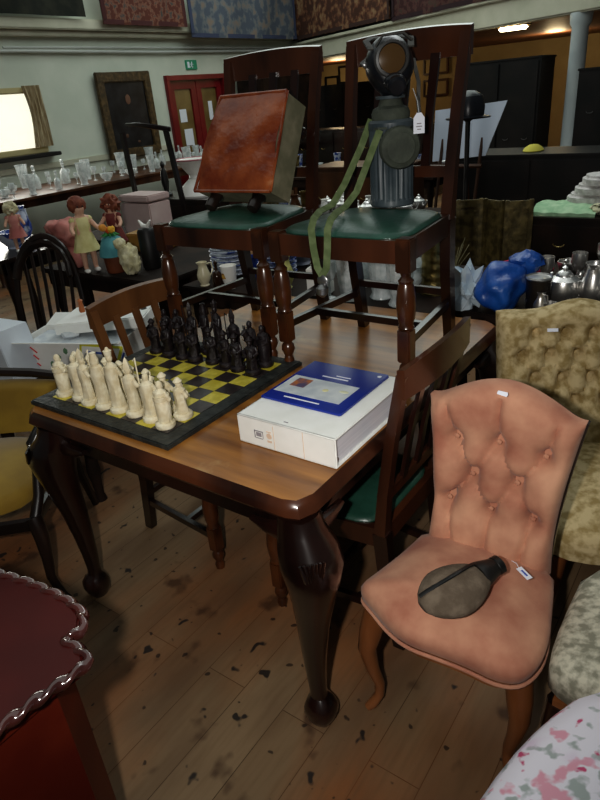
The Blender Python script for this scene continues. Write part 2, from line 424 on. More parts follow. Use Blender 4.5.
def rug(name, label, mat, p0, p1, ztop, zbot, bord):
    """rug hung from the rail: p0,p1 = ground points of its two lower corners"""
    t = thing(name, label, 'rug', ((p0[0] + p1[0]) / 2, (p0[1] + p1[1]) / 2, zbot), group='rugs hung from the gallery')
    d = V((p1[0] - p0[0], p1[1] - p0[1], 0)); L_ = d.length; d.normalize(); nrm = V((d.y, -d.x, 0))
    b = B(); R = []
    for k in range(2):
        R = []
        for j in range(9):
            z = (ztop - zbot) * (1 - j / 8)
            R.append([d * (L_ * (i / 24 - .5)) + nrm * (.02 * math.sin(i * .8 + j * .3) + (.012 if k else 0)) + V((0, 0, z)) for i in range(25)])
        rings(b, R, close=False)
    obj('rug_field', b, mat, parent=t)
    b = B()
    w = .06
    for (a0, a1, za, zb) in [(-.5, .5, 0, w), (-.5, -.5 + w / L_, w, ztop - zbot), (.5 - w / L_, .5, w, ztop - zbot)]:
        R = [[d * (L_ * (a0 + (a1 - a0) * i / 12)) + nrm * (.035 + .02 * math.sin((a0 + .5 + (a1 - a0) * i / 12) * 24 * .8)) + V((0, 0, z)) for i in range(13)] for z in (za, zb)]
        rings(b, R, close=False)
    obj('rug_border', b, bord, parent=t)
    return t
rug('hanging_rug', 'red patterned rug with dark border hung above the dark portrait', RUG1, (-7.22, 5.77), (-7.22, 7.42), 3.35, 2.72, M('dark_red_border', (.07, .02, .02), rough=.9))
rug('hanging_rug', 'large blue-grey rug hung above the red doors', RUG2, (-7.22, 7.5), (-7.22, 10.4), 3.4, 2.58, M('navy_border', (.05, .06, .11), rough=.9))
rug('hanging_rug', 'brown floral rug hung on the gallery beside the blue-grey rug', RUG3, gp(.2, -.14), gp(3.3, -.14), 3.4, 2.57, M('dark_brown_border', (.045, .02, .015), rough=.9))
rug('hanging_rug', 'dark maroon rug with plain edge hung on the gallery nearest the column', RUG4, gp(3.36, -.14), gp(6.5, -.14), 3.4, 2.52, M('black_maroon_border', (.03, .012, .016), rough=.9))
# dark textile at the top-left, above the ledge
b = B()
R = [[V((-7.22 + .015 * math.sin(i), 2.2 + 3.3 * i / 20, z)) for i in range(21)] for z in (3.5, 3.1, 2.80)]
rings(b, R, close=False)
tag(obj('wall_hanging', b, M('black_green_cloth', (.012, .014, .010), (.03, .03, .02), 6, .9)), 'very dark green cloth hung above the ledge over the window', 'hanging')

def framed(name, label, cat, c, w, h, axis, fw, fmat, cmat, tilt=0.0, group=None):
    """framed picture hanging on a wall; axis x = wall facing +x, y = wall facing -y"""
    rz = PI / 2 if axis == 'x' else 0
    t = thing(name, label, cat, c, rz, group)
    t.rotation_euler = (-tilt, 0, rz) if axis == 'y' else (tilt, 0, rz)
    b = B()
    for sx in (-1, 1): box(b, (sx * (w / 2 - fw / 2), -.02, 0), (fw, .05, h), bev=.012)
    for sz in (-1, 1): box(b, (0, -.021, sz * (h / 2 - fw / 2)), (w - .006, .054, fw - .004), bev=.012)
    obj('frame', b, fmat, parent=t)
    b = B(); box(b, (0, -.005, 0), (w - fw * 1.6, .02, h - fw * 1.6)); obj('canvas', b, cmat, parent=t)
    return t
pt = framed('framed_portrait', 'dark oil portrait in a broad dull gilt frame on the cream wall', 'painting', (-7.44, 6.13, 1.55), 1.05, 1.19, 'x', .14, GOLDF, CANV)
b = B(); ball(b, (.02, -.018, .22), (.05, .004, .07), 2); obj('painted_face', b, M('painted_face_tone', (.16, .08, .05), rough=.5), parent=pt)
b = B(); ball(b, (-.12, -.017, -.28), (.03, .004, .03), 2); ball(b, (.1, -.017, -.38), (.03, .004, .02), 2); obj('painted_hands', b, M('painted_hand_tone', (.10, .05, .03), rough=.5), parent=pt)
for x, z, w, h, lab in [(-8.33, 1.97, .36, .40, 'small black-framed print on the ochre wall under the gallery, topmost of three'),
                        (-8.72, 1.72, .40, .50, 'black-framed print on the ochre wall, beside the two stacked prints'),
                        (-8.30, 1.48, .36, .42, 'small black-framed print on the ochre wall, lower of the stacked two')]:
    framed('framed_print', lab, 'picture', (x, 14.02, z), w, h, 'y', .05, BLACKM, OCHRE, group='prints on the ochre wall')
for z, lab in [(1.95, 'upper wide wood-framed print on the ochre wall behind the tall chair back'), (1.5, 'lower wide wood-framed print on the ochre wall behind the tall chair back')]:
    framed('framed_print', lab, 'picture', (-5.9, 14.02, z), .62, .36, 'y', .05, MIDW, OCHRE)

# ------------------------------------------------------------------ mahogany dining table
TW, TL, TH = 1.165, 1.40, .75
tb = thing('dining_table', 'large mahogany dining table with clipped corners and carved cabriole legs', 'table', (-TW / 2, TL / 2, 0))
def clipped(e, c): # outline of the top, table-centred, inset e, corner cut c
    x, y = TW / 2 - e, TL / 2 - e
    return [(-x + c, -y), (x - c, -y), (x - c * .35, -y + c * .35 * .6), (x, -y + c), (x, y - c), (x - c * .4, y - c * .4), (x - c, y), (-x + c, y), (-x + c * .4, y - c * .4), (-x, y - c), (-x, -y + c), (-x + c * .4, -y + c * .4)]
b = B()
R = [[V((x, y, z)) for x, y in clipped(e, .055)] for e, z in ((.018, .694), (.004, .700), (-.004, .712), (.0, .728), (.006, .742), (.014, .75))]
rings(b, R)
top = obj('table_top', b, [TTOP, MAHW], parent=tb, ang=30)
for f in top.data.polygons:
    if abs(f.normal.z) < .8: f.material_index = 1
b = B()
for sy in (-1, 1): box(b, (0, sy * (TL / 2 - .06), .655), (TW - .14, .025, .085), bev=.004)
for sx in (-1, 1): box(b, (sx * (TW / 2 - .06), 0, .655), (.025, TL - .14, .085), bev=.004)
obj('apron', b, MAH, parent=tb)
def cabriole(bm, zt, dx, dy, prof, n=20, sq=.0):
    """prof: (z, offset outward, radius); outward = (dx,dy)"""
    R = []
    for z, o, r in prof:
        ring = []
        for i in range(n):
            a = 2 * PI * i / n
            k = 1.0 / max(abs(math.cos(a)), abs(math.sin(a))) ** sq
            ring.append(V((dx * o + r * k * math.cos(a), dy * o + r * k * math.sin(a), z)))
        R.append(ring)
    rings(bm, R)
PROF = [(.70, -.012, .050), (.66, -.008, .056), (.62, .006, .070), (.57, .016, .076), (.52, .016, .066), (.45, .010, .053), (.36, .002, .042), (.27, -.004, .034),
        (.18, -.006, .027), (.12, -.004, .023), (.095, -.002, .024), (.082, .001, .036), (.062, .004, .046), (.04, .005, .048), (.02, .004, .042), (.0, .003, .030)]
PROF = [((z if z > .6 else FZ + z * (.6 - FZ) / .6), o * (1.5 if z > .4 else 1) - .008 * max(0, 1 - z / .4), r) for z, o, r in PROF]
for sx, sy in ((1, -1), (-1, -1), (1, 1), (-1, 1)):
    b = B(); cabriole(b, .7, sx * 1.0, sy * .45, PROF, 24, .25)
    # knee brackets
    for ax in (0, 1):
        pts = [(-sx * .05 * (1 - ax), -sy * .05 * ax, .625), (-sx * .12 * (1 - ax), -sy * .12 * ax, .625), (-sx * .17 * (1 - ax), -sy * .17 * ax, .635)]
        sweep(b, pts, [(.02, .035), (.016, .022), (.012, .008)], 8)
    lg = obj('leg', b, MAH, parent=tb, loc=(sx * (TW / 2 - (.028 if sx > 0 else .095)), sy * (TL / 2 - .038), 0))
    b = B(); ox, oy = sx * .7 * .09, sy * .7 * .09       # carved shell on the knee
    ang = math.atan2(sy, sx)
    for k in range(7):
        t = (k - 3) * .16
        a = Matrix.Rotation(ang, 4, 'Z')
        sweep(b, [(.078 + .002, math.sin(t) * .010, .535), (.094, math.sin(t) * .04, .575), (.088, math.sin(t) * .065, .62)], [.003, .0065, .004], 6, m=a)
    obj('carved_shell', b, MAH, parent=lg)

# ------------------------------------------------------------------ dining chairs (two on the table, two pushed under it)
def dining_chair():
    t = thing('dining_chair', 'x', 'chair', group='mahogany dining chairs with green seats')
    for s in (-1, 1):
        b = B()      # turned front leg
        box(b, (0, 0, .425), (.048, .048, .10), bev=.004)
        lathe(b, [(.022, .38), (.017, .372), (.014, .362), (.018, .356), (.024, .350), (.021, .342), (.025, .33), (.029, .30), (.030, .27), (.027, .235), (.022, .215), (.026, .205), (.022, .198)], 16)
        box(b, (0, 0, .145), (.044, .044, .11), bev=.004)
        lathe(b, [(.020, .095), (.015, .085), (.022, .075), (.024, .06), (.014, .035), (.019, .02), (.017, 0)], 16)
        obj('leg', b, MAHL, parent=t, loc=(s * .232, -.20, 0))
        b = B()
        sweep(b, [(s * .185, .255, 0), (s * .188, .215, .25), (s * .19, .20, .45)], [(.016, .019), (.018, .022), (.019, .024)], sq=True)
        obj('leg', b, MAH, parent=t)
    b = B()
    # rails
    sweep(b, [(-.225, -.205, .435), (-.1, -.212, .435), (.1, -.212, .435), (.225, -.205, .435)], (.014, .034), sq=True)
    for s in (-1, 1): sweep(b, [(s * .232, -.2, .435), (s * .19, .2, .435)], (.013, .034), sq=True)
    sweep(b, [(-.19, .2, .435), (.19, .2, .435)], (.013, .034), sq=True)
    obj('seat_rail', b, MAHW, parent=t)
    b = B()
    out = smooth_outline([(-.235, -.215), (0, -.222), (.235, -.215), (.215, 0), (.195, .19), (0, .19), (-.195, .19), (-.215, 0)], 2)
    cushion(b, out, .462, .484, .022, edge=.018)
    obj('seat', b, GREEN, parent=t)
    b = B()
    for s in (-1, 1): sweep(b, [(s * .232, -.2, .15), (s * .189, .225, .15)], (.010, .013), sq=True)
    sweep(b, [(-.215, -.03, .15), (.215, -.03, .15)], (.010, .012), sq=True)
    sweep(b, [(-.187, .22, .19), (.187, .22, .19)], (.010, .012), sq=True)
    obj('stretcher', b, MAH, parent=t)
    b = B()
    for s in (-1, 1): sweep(b, [(s * .19, .20, .45), (s * .193, .215, .6), (s * .198, .245, .8), (s * .205, .285, 1.0)], [(.019, .019), (.018, .016), (.017, .015), (.017, .014)], sq=True)
    # top rail, slightly bowed
    R = []
    for i in range(13):
        x = -.222 + .444 * i / 12; q = 1 - (x / .222) ** 2; y = .285 + .022 * q
        R.append([V((x, y - .011, .935)), V((x, y - .011, 1.015 + .012 * q)), V((x, y + .011, 1.02 + .012 * q)), V((x, y + .011, .935))])
    rings(b, R)
    sweep(b, [(-.195, .222, .60), (.195, .222, .60)], (.009, .018), sq=True)
    obj('back_frame', b, MAHW, parent=t)
    for k in (-1, 0, 1):
        b = B()
        sweep(b, [(k * .095, .224, .60), (k * .097, .25, .76), (k * .10, .292, .95)], [(.016, .006), (.013, .006), (.016, .006)], sq=True, up=V((0, 1, 0)))
        obj('slat', b, MAH, parent=t)
    return t
TT = TH + .0005
ch = dining_chair(); ch.location = (-.308, .90, TT)
ch['label'] = 'dining chair standing on the table beside the binder, holding the gas mask canister'
dup(ch, (-.870, .915, TT), .03, 'dining chair standing on the table behind the chess set, holding the hide-topped stool')
dup(ch, (-.21, .585, FZ), -PI / 2, 'dining chair pushed under the table edge behind the pink chair')
c4 = dup(ch, (-.947, .62, FZ), PI / 2, 'dining chair pushed under the table beyond the chess board, back towards the boxes')

LBW = M('light_brown_chair_wood', (.085, .033, .012), (.19, .08, .028), 5, .4, stretch=(1, 1, .3))
for o in c4.children:
    if o.name.split('.')[0] in ('back_frame', 'slat'):
        o.material_slots[0].link = 'OBJECT'; o.material_slots[0].material = LBW
# ------------------------------------------------------------------ chess set
BX0, BY0, SQ, BR = -1.105, .098, .07, .052
bz = TH
t = thing('chess_board', 'large dark slate chess board inlaid with yellow and dark squares', 'chess board', (BX0 + 4 * SQ, BY0 + 4 * SQ, bz))
b = B(); h = 4 * SQ + BR
prism(b, [(-h, -h), (h, -h), (h, h), (-h, h)], 0.0005, .016, bev=.004)
obj('border_slab', b, STONE, parent=t)
for par, mt_, nm in ((0, SQY, 'yellow_squares'), (1, SQB, 'dark_squares')):
    b = B()
    for i in range(8):
        for j in range(8):
            if (i + j) % 2 == par: box(b, ((i - 3.5) * SQ, (j - 3.5) * SQ, .0165), (SQ * .985, SQ * .985, .002))
    obj(nm, b, mt_, parent=t)

def figure(kind, rs):
    """small robed statuette; kind sets hat, arms and height"""
    b = B(); rnd = random.Random(rs)
    H_ = {'king': .150, 'queen': .140, 'bishop': .125, 'knight': .118, 'rook': .112, 'pawn': .092}[kind]
    w = .78 + .1 * rnd.random()
    lathe(b, [(.024, 0), (.026, .004), (.025, .010), (.020, .014)], 16)
    k = H_ / .14
    R = []
    for z, r, ox in [(.012, .019, 0), (.03, .0175, 0), (.055, .0155, .001), (.075, .0165, .002), (.092, .018, .001), (.103, .017, 0), (.109, .010, -.001), (.113, .006, -.001)]:
        ring = []
        for i in range(16):
            a = 2 * PI * i / 16
            fold = 1 + .10 * math.sin(5 * a + rs + z * 40) * (1 if z < .08 else .3)
            ring.append(V((ox + r * fold * math.cos(a), w * r * fold * math.sin(a) - .001, z * k)))
        R.append(ring)
    rings(b, R)
    hz = .121 * k
    ball(b, (-.001, -.002, hz), (.0085, .009, .0105), 2)
    ball(b, (-.001, -.010, hz - .006), (.004, .003, .004), 1)                      # beard / chin
    for s in (-1, 1):                                                             # arms
        up = kind in ('king', 'bishop') and s > 0
        sweep(b, [(s * .015, 0, .100 * k), (s * .021, -.006, .082 * k), (s * .010, -.019, (.095 if up else .075) * k)], [.0055, .0055, .004], 8)
    if kind == 'king':
        lathe(b, [(.009, 0), (.011, .012), (.008, .012), (.003, .02)], 10, TR(-.001, -.001, hz + .006)); sweep(b, [(.012, -.02, .015), (.012, -.021, .13)], .0022, 6)
    elif kind == 'queen':
        lathe(b, [(.011, -.012), (.012, 0), (.008, .012), (.009, .016), (.002, .018)], 10, TR(-.001, .001, hz))
    elif kind == 'bishop':
        lathe(b, [(.009, 0), (.011, .008), (.006, .02), (.0, .028)], 4, TR(-.001, -.001, hz + .004)); sweep(b, [(-.016, -.016, .015), (-.017, -.018, .12), (-.012, -.022, .132), (-.008, -.018, .126)], .002, 6)
    elif kind == 'knight':
        sweep(b, [(.0, -.004, .05), (.004, -.022, .07), (.002, -.030, .092), (.0, -.040, .084)], [.012, .009, .009, .005], 10); ball(b, (.005, -.026, .101), (.002, .003, .006), 1); ball(b, (-.003, -.026, .101), (.002, .003, .006), 1)
    elif kind == 'rook':
        lathe(b, [(.018, 0), (.020, .045), (.017, .05), (.021, .052), (.021, .062), (.015, .062)], 12, TR(0, -.002, .012)); 
    else:
        lathe(b, [(.010, 0), (.012, .004), (.004, .012)], 10, TR(-.001, 0, hz + .004)); ball(b, (0, -.018, .05), (.010, .005, .014), 1)
    return b
order = ['rook', 'knight', 'bishop', 'queen', 'king', 'bishop', 'knight', 'rook']
zt = bz + .0180
KW = {'king': 'crowned king with a staff', 'queen': 'queen in a headdress', 'bishop': 'bishop with a pointed mitre', 'knight': 'knight with a horse head', 'rook': 'rook figure rising from a tower', 'pawn': 'pawn figure'}
fn = ['first', 'second', 'third', 'fourth', 'fifth', 'sixth', 'seventh', 'eighth']
for colr, mt_, backrow, frontrow, face in (('ivory', IVORY, 0, 1, PI), ('dark', DARKP, 7, 6, 0)):
    proto = {}
    for i in range(8):
        for row, kind in ((backrow, order[i]), (frontrow, 'pawn')):
            x, y = BX0 + (i + .5) * SQ, BY0 + (row + .5) * SQ
            sd = 'binder' if i > 3 else 'yellow chair'
            q = (8 - i) if i > 3 else (i + 1)
            where = 'nearest the ' + sd if q == 1 else '%s from the %s side' % (fn[q - 1], sd)
            lab = '%s chess %s, %s' % (colr, 'pawn statuette' if kind == 'pawn' else KW[kind], where)
            rz = face + random.uniform(-.5, .5)
            loc = (x + random.uniform(-.008, .008), y + random.uniform(-.008, .008), zt)
            if kind in proto: o = dup(proto[kind], loc, rz, lab)
            else:
                o = obj('chess_piece', figure(kind, len(proto) * 1.7), mt_, loc=loc, rot=(0, 0, rz)); proto[kind] = o
                o.scale = (1.2, 1.2, 1.38) if colr == 'ivory' else (1.12, 1.12, 1.42)
            tag(o, lab, 'chess piece', colr + ' chess pieces on the slate board')

# ------------------------------------------------------------------ binder and folder
bw, bl, bh = .325, .40, .088
t = thing('ring_binder', 'thick white box binder lying on the table corner', 'binder', (-.018 - bw / 2, .185 + bl / 2, TH + .0005), .0)
b = B()
box(b, (0, 0, .003), (bw, bl, .006), bev=.002); box(b, (0, 0, bh - .003), (bw, bl, .006), bev=.002)
box(b, (0, -bl / 2 + .004, bh / 2), (bw, .008, bh), bev=.003); box(b, (-bw / 2 + .003, 0, bh / 2), (.006, bl, bh), bev=.002)
obj('cover', b, WHITE, parent=t)
b = B(); box(b, (.004, .004, bh / 2), (bw - .026, bl - .02, bh - .016)); obj('page_block', b, PAGES, parent=t)
b = B(); lathe(b, [(.009, 0), (.009, .004), (.005, .006)], 16, TR(bw / 2 - .011, -bl / 2 + .014, .018) @ RO(PI / 2, 'Y')); box(b, (bw / 2 - .008, -bl / 2 + .012, .05), (.003, .004, .06)); obj('clasp', b, STEEL, parent=t)
b = B(); y = -bl / 2 - .0006
box(b, (-.088, y, .050), (.030, .001, .003)); box(b, (-.102, y, .040), (.003, .001, .024)); box(b, (-.088, y, .028), (.026, .001, .002)); box(b, (-.074, y, .04), (.002, .001, .02)); box(b, (-.088, y, .04), (.018, .001, .012))
obj('printed_emblem', b, INK, parent=t)
b = B(); lathe(b, [(.009, 0), (.009, .001), (.006, .001)], 16, TR(-.052, y + .0006, .043) @ RO(PI / 2, 'X')); box(b, (-.052, y, .026), (.016, .001, .006)); box(b, (-.052, y, .056), (.016, .001, .003)); box(b, (-.036, y, .04), (.0015, .001, .075)); box(b, (.062, y, .044), (.0015, .001, .08))
obj('printed_band', b, INKO, parent=t)
b = B(); box(b, (-.005, -bl / 2 + .02, bh + .0004), (.014, .004, .0008)); obj('printed_mark', b, INK, parent=t)
t = thing('brochure', 'glossy blue brochure with a pale picture panel lying on the white binder', 'brochure', (-.205, .435, TH + bh + .0015), .0)
b = B(); prism(b, [(-.135, -.140), (.13, -.140), (.135, -.135), (.135, .135), (.13, .140), (-.135, .14)], 0, .007, bev=.001); obj('cover', b, BLUEP, parent=t)
b = B(); box(b, (-.012, -.035, .0075), (.225, .115, .001)); pn = obj('picture_panel', b, PAPER, parent=t)
b = B(); box(b, (-.075, -.02, .0083), (.05, .055, .001)); obj('printed_portrait', b, M('tiny_portrait', (.10, .08, .16), (.45, .16, .05), 45, .5), parent=pn)
b = B(); ball(b, (.075, -.022, .0083), (.016, .008, .001), 2); obj('printed_coin', b, M('pale_cream_print', (.70, .70, .50), rough=.5), parent=pn)
b = B(); ball(b, (.02, -.035, .0083), (.010, .009, .001), 2); obj('printed_coin', b, M('cream_print', (.75, .70, .40), rough=.5), parent=pn)
b = B(); ball(b, (.115, .115, .0075), (.007, .007, .001), 2); box(b, (-.01, -.115, .0075), (.12, .005, .001)); box(b, (.0, .05, .0075), (.09, .005, .001)); box(b, (.02, .066, .0075), (.05, .004, .001)); obj('printed_lettering', b, TAG, parent=t)

# ------------------------------------------------------------------ pink chair
def back_pad(bm, pts_top, xl, xr, z0, thick, btn, lean, rows=40, cols=44, bulge=.03, depth=.044):
    """buttoned back: pts_top=f(s)->z of the top edge; xl/xr = f(t) side edges; lean(z)->y of the middle plane"""
    F_, K_ = [], []
    for j in range(rows + 1):
        t = j / rows; fr_, bk = [], []
        for i in range(cols + 1):
            s = i / cols
            x = xl(t) + (xr(t) - xl(t)) * s; z = z0 + t * (pts_top(s) - z0)
            e = min(1, min(s, 1 - s) * 2 * 5) * min(1, min(t, 1 - t) * 2 * 5.5); e = math.sqrt(max(0, 1 - (1 - e) ** 2)) 
            d = thick * (.35 + .65 * e) + bulge * e * .4
            for bx, bz_ in btn:
                r2 = ((x - bx) ** 2 + (z - bz_) ** 2)
                d -= depth * .8 * math.exp(-r2 / .00035) + depth * .7 * math.exp(-r2 / .0018)
            for (ax, az), (cx, cz) in CRE:
                vx, vz = cx - ax, cz - az; L2 = vx * vx + vz * vz
                u = max(0, min(1, ((x - ax) * vx + (z - az) * vz) / L2)); r2 = (x - ax - u * vx) ** 2 + (z - az - u * vz) ** 2
                d -= depth * .42 * math.exp(-r2 / .00008)
            fr_.append(V((x, lean(z) - d, z))); bk.append(V((x, lean(z) + .012, z)))
        F_.append(fr_); K_.append(bk)
    vf = [[bm.verts.new(p) for p in r] for r in F_]; vb = [[bm.verts.new(p) for p in r] for r in K_]
    for j in range(rows):
        for i in range(cols):
            bm.faces.new((vf[j][i], vf[j][i + 1], vf[j + 1][i + 1], vf[j + 1][i])); bm.faces.new((vb[j][i], vb[j + 1][i], vb[j + 1][i + 1], vb[j][i + 1]))
    for j in range(rows):
        bm.faces.new((vf[j][0], vf[j + 1][0], vb[j + 1][0], vb[j][0])); bm.faces.new((vf[j][cols], vb[j][cols], vb[j + 1][cols], vf[j + 1][cols]))
    for i in range(cols):
        bm.faces.new((vf[0][i], vb[0][i], vb[0][i + 1], vf[0][i + 1])); bm.faces.new((vf[rows][i], vf[rows][i + 1], vb[rows][i + 1], vb[rows][i]))
def diamond(btn, dmax):
    c = []
    for i, a in enumerate(btn):
        for q in btn[i + 1:]:
            d = math.hypot(a[0] - q[0], a[1] - q[1])
            if d < dmax and abs(a[1] - q[1]) > .03: c.append((a, q))
    return c

PX = .282
pk = thing('nursing_chair', 'low pink velvet button-back chair with shaped top and cabriole legs', 'chair', (PX, .292, FZ))
def ztop(s):   # ears and a central hump
    x = abs(s - .5) * 2
    return .862 + .078 * math.cos(min(x / 1.0, 1) * PI / 2) ** 1.15 + (.010 * ((x - .8) / .2) ** 2 if x > .8 else 0)
xl = lambda t: -.165 - .055 * max(0, (t - .15)) ** 1.6 - .012 * (1 - t) ** 4
xr = lambda t: -xl(t)
btn = [(-.118, .765), (.0, .775), (.125, .765), (-.062, .665), (.062, .672), (-.122, .575), (0, .575), (.115, .58)]
CRE = diamond(btn, .155) + [((-.118, .765), (-.15, .86)), ((0, .775), (0, .9)), ((.125, .765), (.15, .86)), ((-.122, .575), (-.1, .46)), ((0, .575), (0, .46)), ((.115, .58), (.1, .46)), ((-.122, .575), (-.062, .665)), ((-.118, .765), (-.062, .665))]
lean = lambda z: .195 + (z - .4) * .16
b = B(); back_pad(b, ztop, xl, xr, .42, .045, btn, lean)
bk = obj('backrest', b, PINK, parent=pk, ang=60)
for x, z in btn:
    b = B(); ball(b, (x, lean(z) - .014, z), (.009, .005, .009), 1); obj('button', b, PINK, parent=bk)
b = B()
R = []
for off in (.012, .032):
    R.append([V((x * 1.01, lean(z) + off, z - .012)) for x, z in [(xl(j / 12), .37 + j / 12 * (ztop(0) - .37)) for j in range(13)] + [(xl(1) + (xr(1) - xl(1)) * i / 16, ztop(i / 16)) for i in range(1, 16)] + [(xr(1 - j / 12), .37 + (1 - j / 12) * (ztop(1) - .37)) for j in range(13)]])
rings(b, R)
obj('back_frame', b, EBON, parent=pk)
b = B()
out = [(-.185, .22), (-.205, .06), (-.235, -.07), (-.248, -.12), (-.19, -.15), (-.13, -.185), (-.06, -.208), (.02, -.200), (.09, -.195), (.18, -.200), (.23, -.165), (.248, -.07), (.215, .08), (.185, .22)]
so = smooth_outline(out, 2)
cushion(b, so, .385, .460, .045, edge=.034, n=8)
se = obj('seat', b, PINK, parent=pk, ang=60)
b = B()
sweep(b, [(x * .992, y * .992, .392) for x, y in so if y < .2], .005, 8)
obj('piping', b, PINK, parent=se)
b = B()
prism(b, [(x * .86, y * .86) for x, y in so], .345, .39); obj('seat_rail', b, WALN, parent=pk)
for s in (-1, 1):
    b = B()
    pts = [(s * .0, .0, .375), (s * .012, -.014, .30), (s * .020, -.026, .24), (s * .010, -.018, .16), (-s * .004, -.004, .09), (-s * .004, -.006, .045), (s * .010, -.022, .015), (s * .022, -.034, .0)]
    sweep(b, pts, [.034, .033, .026, .020, .016, .0145, .016, .013], 12)
    obj('leg', b, WALN, parent=pk, loc=(s * .195, -.115, 0))
    b = B()
    sweep(b, [(s * .165, .19, .38), (s * .165, .21, .2), (s * .17, .27, .0)], [(.022, .022), (.018, .02), (.014, .016)], sq=True)
    obj('leg', b, EBON, parent=pk)
b = B(); prism(b, [(-.013, -.005), (.012, -.006), (.014, 0), (.012, .006), (-.012, .005), (-.014, 0)], 0, .0012)
tg = obj('price_sticker', b, TAG, loc=(PX + .01, .28 + lean(.90) - .052, .892), rot=(PI / 2 - .35, .1, .0)); tag(tg, 'tiny white sticker near the crest of the pink chair', 'sticker')
# canteen lying on the pink seat
ct = thing('canteen', 'felt-covered oval water canteen with black neck lying on the pink chair seat', 'canteen', (.305, .19, .462), 0, rot=(.10, .04, math.radians(-28)))
b = B()
R = []
for k in range(15):
    t_ = k / 14; y = -.095 + .19 * t_
    w = .078 * math.sin(PI * min(1, max(0, (t_ * .93 + .02)))) ** .5 * (1 - .30 * max(0, t_ - .35)); h = w * .50
    R.append([V((w * math.cos(2 * PI * i / 24), y, .036 + h * math.sin(2 * PI * i / 24))) for i in range(24)])
rings(b, R); obj('body', b, FELT, parent=ct, ang=70)
b = B(); sweep(b, [(-.02 + .012 * math.sin(k * .35), -.09 + .18 * k / 10, .036 + .039 * math.sin(PI * (k * .85 + .8) / 10) ** .6) for k in range(11)], (.006, .003), 8); obj('seam_strap', b, BLKL, parent=ct)
b = B(); lathe(b, [(.034, 0), (.036, .01), (.030, .03), (.024, .05), (.026, .052), (.026, .066), (.02, .07)], 18, TR(0, .078, .036) @ RO(-PI / 2, 'X'), sy=.85)
obj('neck', b, BLKL, parent=ct)
b = B(); box(b, (0, 0, 0), (.042, .017, .0012)); sweep(b, [(-.021, 0, 0), (-.035, .004, .001), (-.048, 0, .0)], .0008, 5)
tg = obj('price_tag', b, TAG, loc=(.425, .352, .474), rot=(.0, .1, -.55)); tag(tg, 'small white string tag beside the neck of the canteen', 'tag')
b = B(); box(b, (0, 0, .0008), (.022, .005, .0004)); obj('printed_price', b, INKB, parent=tg)

# ------------------------------------------------------------------ things on the chairs
sz = TT + .506
t = thing('footstool', 'reddish-brown hide-topped footstool propped on edge against the chair slats', 'footstool', (-.842, .838, sz + .068), 0, rot=(-.46, 0, .02))
b = B(); w, h, d = .355, .345, .13
vs = []
R = []
for j in range(13):
    z = h * j / 12; r = []
    for i in range(15):
        x = -w / 2 + w * i / 14; x += .055 * (z / h) * (.5 - x / w)
        e = 1 - max(abs(x) / (w / 2), abs(z - h / 2) / (h / 2)) ** 6
        r.append(V((x + .010 * math.sin(z * 20 + 1), -.012 * e - .006 * noise.noise(V((x * 12, z * 12, 3))), z + .006 * math.sin(x * 18))))
    R.append(r)
rings(b, R, close=False)
obj('hide_top', b, LEATH, parent=t, ang=70)
b = B(); prism(b, [(-w / 2 + .006, 0), (w / 2 - .004, 0), (w / 2 - .004, h), (-w / 2 + .06, h)], -d, -.004, RO(PI / 2, 'X'), bev=.01); obj('side_band', b, DRAB, parent=t)
b = B()
sweep(b, [(-w / 2, 0, 0), (w / 2, 0, 0)], (.006, .006), 6); sweep(b, [(w / 2, 0, 0), (w / 2 + .004, 0, h / 2), (w / 2, 0, h)], (.006, .006), 6); sweep(b, [(-w / 2, 0, 0), (-w / 2 + .055, 0, h)], .006, 6); sweep(b, [(-w / 2 + .055, 0, h), (w / 2, 0, h)], .006, 6)
obj('braid_edging', b, LEATH, parent=t)
for sx in (-1, 1):
    b = B(); lathe(b, [(.022, 0), (.026, .012), (.020, .03), (.024, .045), (.02, .07)], 12, TR(sx * .10, .045, 0.004) @ RO(PI - .46, 'X')); obj('foot', b, EBON, parent=t)
    b = B(); lathe(b, [(.022, 0), (.026, .012), (.020, .03), (.024, .045), (.02, .05)], 12, TR(sx * .14, d, .27) @ RO(-PI / 2, 'X')); obj('foot', b, EBON, parent=t)

CX, CY = -.292, 1.035
t = thing('gas_mask_canister', 'ribbed blue-grey metal canister with olive straps standing on the green chair seat', 'canister', (CX, CY, sz))
b = B()
R = []
for r0, z, fl in [(.070, 0, 0), (.074, .004, 0), (.074, .02, 0), (.069, .026, 1), (.069, .14, 1), (.069, .235, 1), (.073, .242, 0), (.073, .258, 0), (.066, .266, 0)]:
    R.append([V(((r0 + (.0028 * math.cos(22 * a) if fl else 0)) * math.cos(a), (r0 + (.0028 * math.cos(22 * a) if fl else 0)) * math.sin(a), z)) for a in [2 * PI * i / 132 for i in range(132)]])
rings(b, R); obj('body', b, TIN, parent=t)
b = B(); lathe(b, [(.060, .264), (.062, .285), (.056, .298), (.040, .306), (.034, .325), (0, .325)], 28); obj('lid', b, OLIVE, parent=t)
b = B(); lathe(b, [(.046, .326), (.048, .335), (.0, .335)], 24); obj('cap', b, TIN, parent=t)
b = B()
m = TR(.055, -.052, .185) @ RO(math.radians(38), 'Z') @ RO(PI / 2, 'X')
lathe(b, [(.058, -.02), (.064, -.008), (.065, .016), (.060, .026), (.048, .030), (.044, .034), (0, .036)], 28, m)
obj('pouch', b, OLIVE, parent=t)
def strap(bm, pts, w, th):
    sweep(bm, pts, (w, th), sq=True, up=V((.5, -.8, .3)))
b = B()
strap(b, [(-.055, -.03, .27), (-.085, -.05, .19), (-.125, -.10, .08), (-.140, -.16, .022), (-.125, -.26, .020), (-.098, -.335, .012), (-.088, -.368, -.012), (-.082, -.372, -.07), (-.072, -.372, -.13), (-.056, -.372, -.155)], .011, .0016)
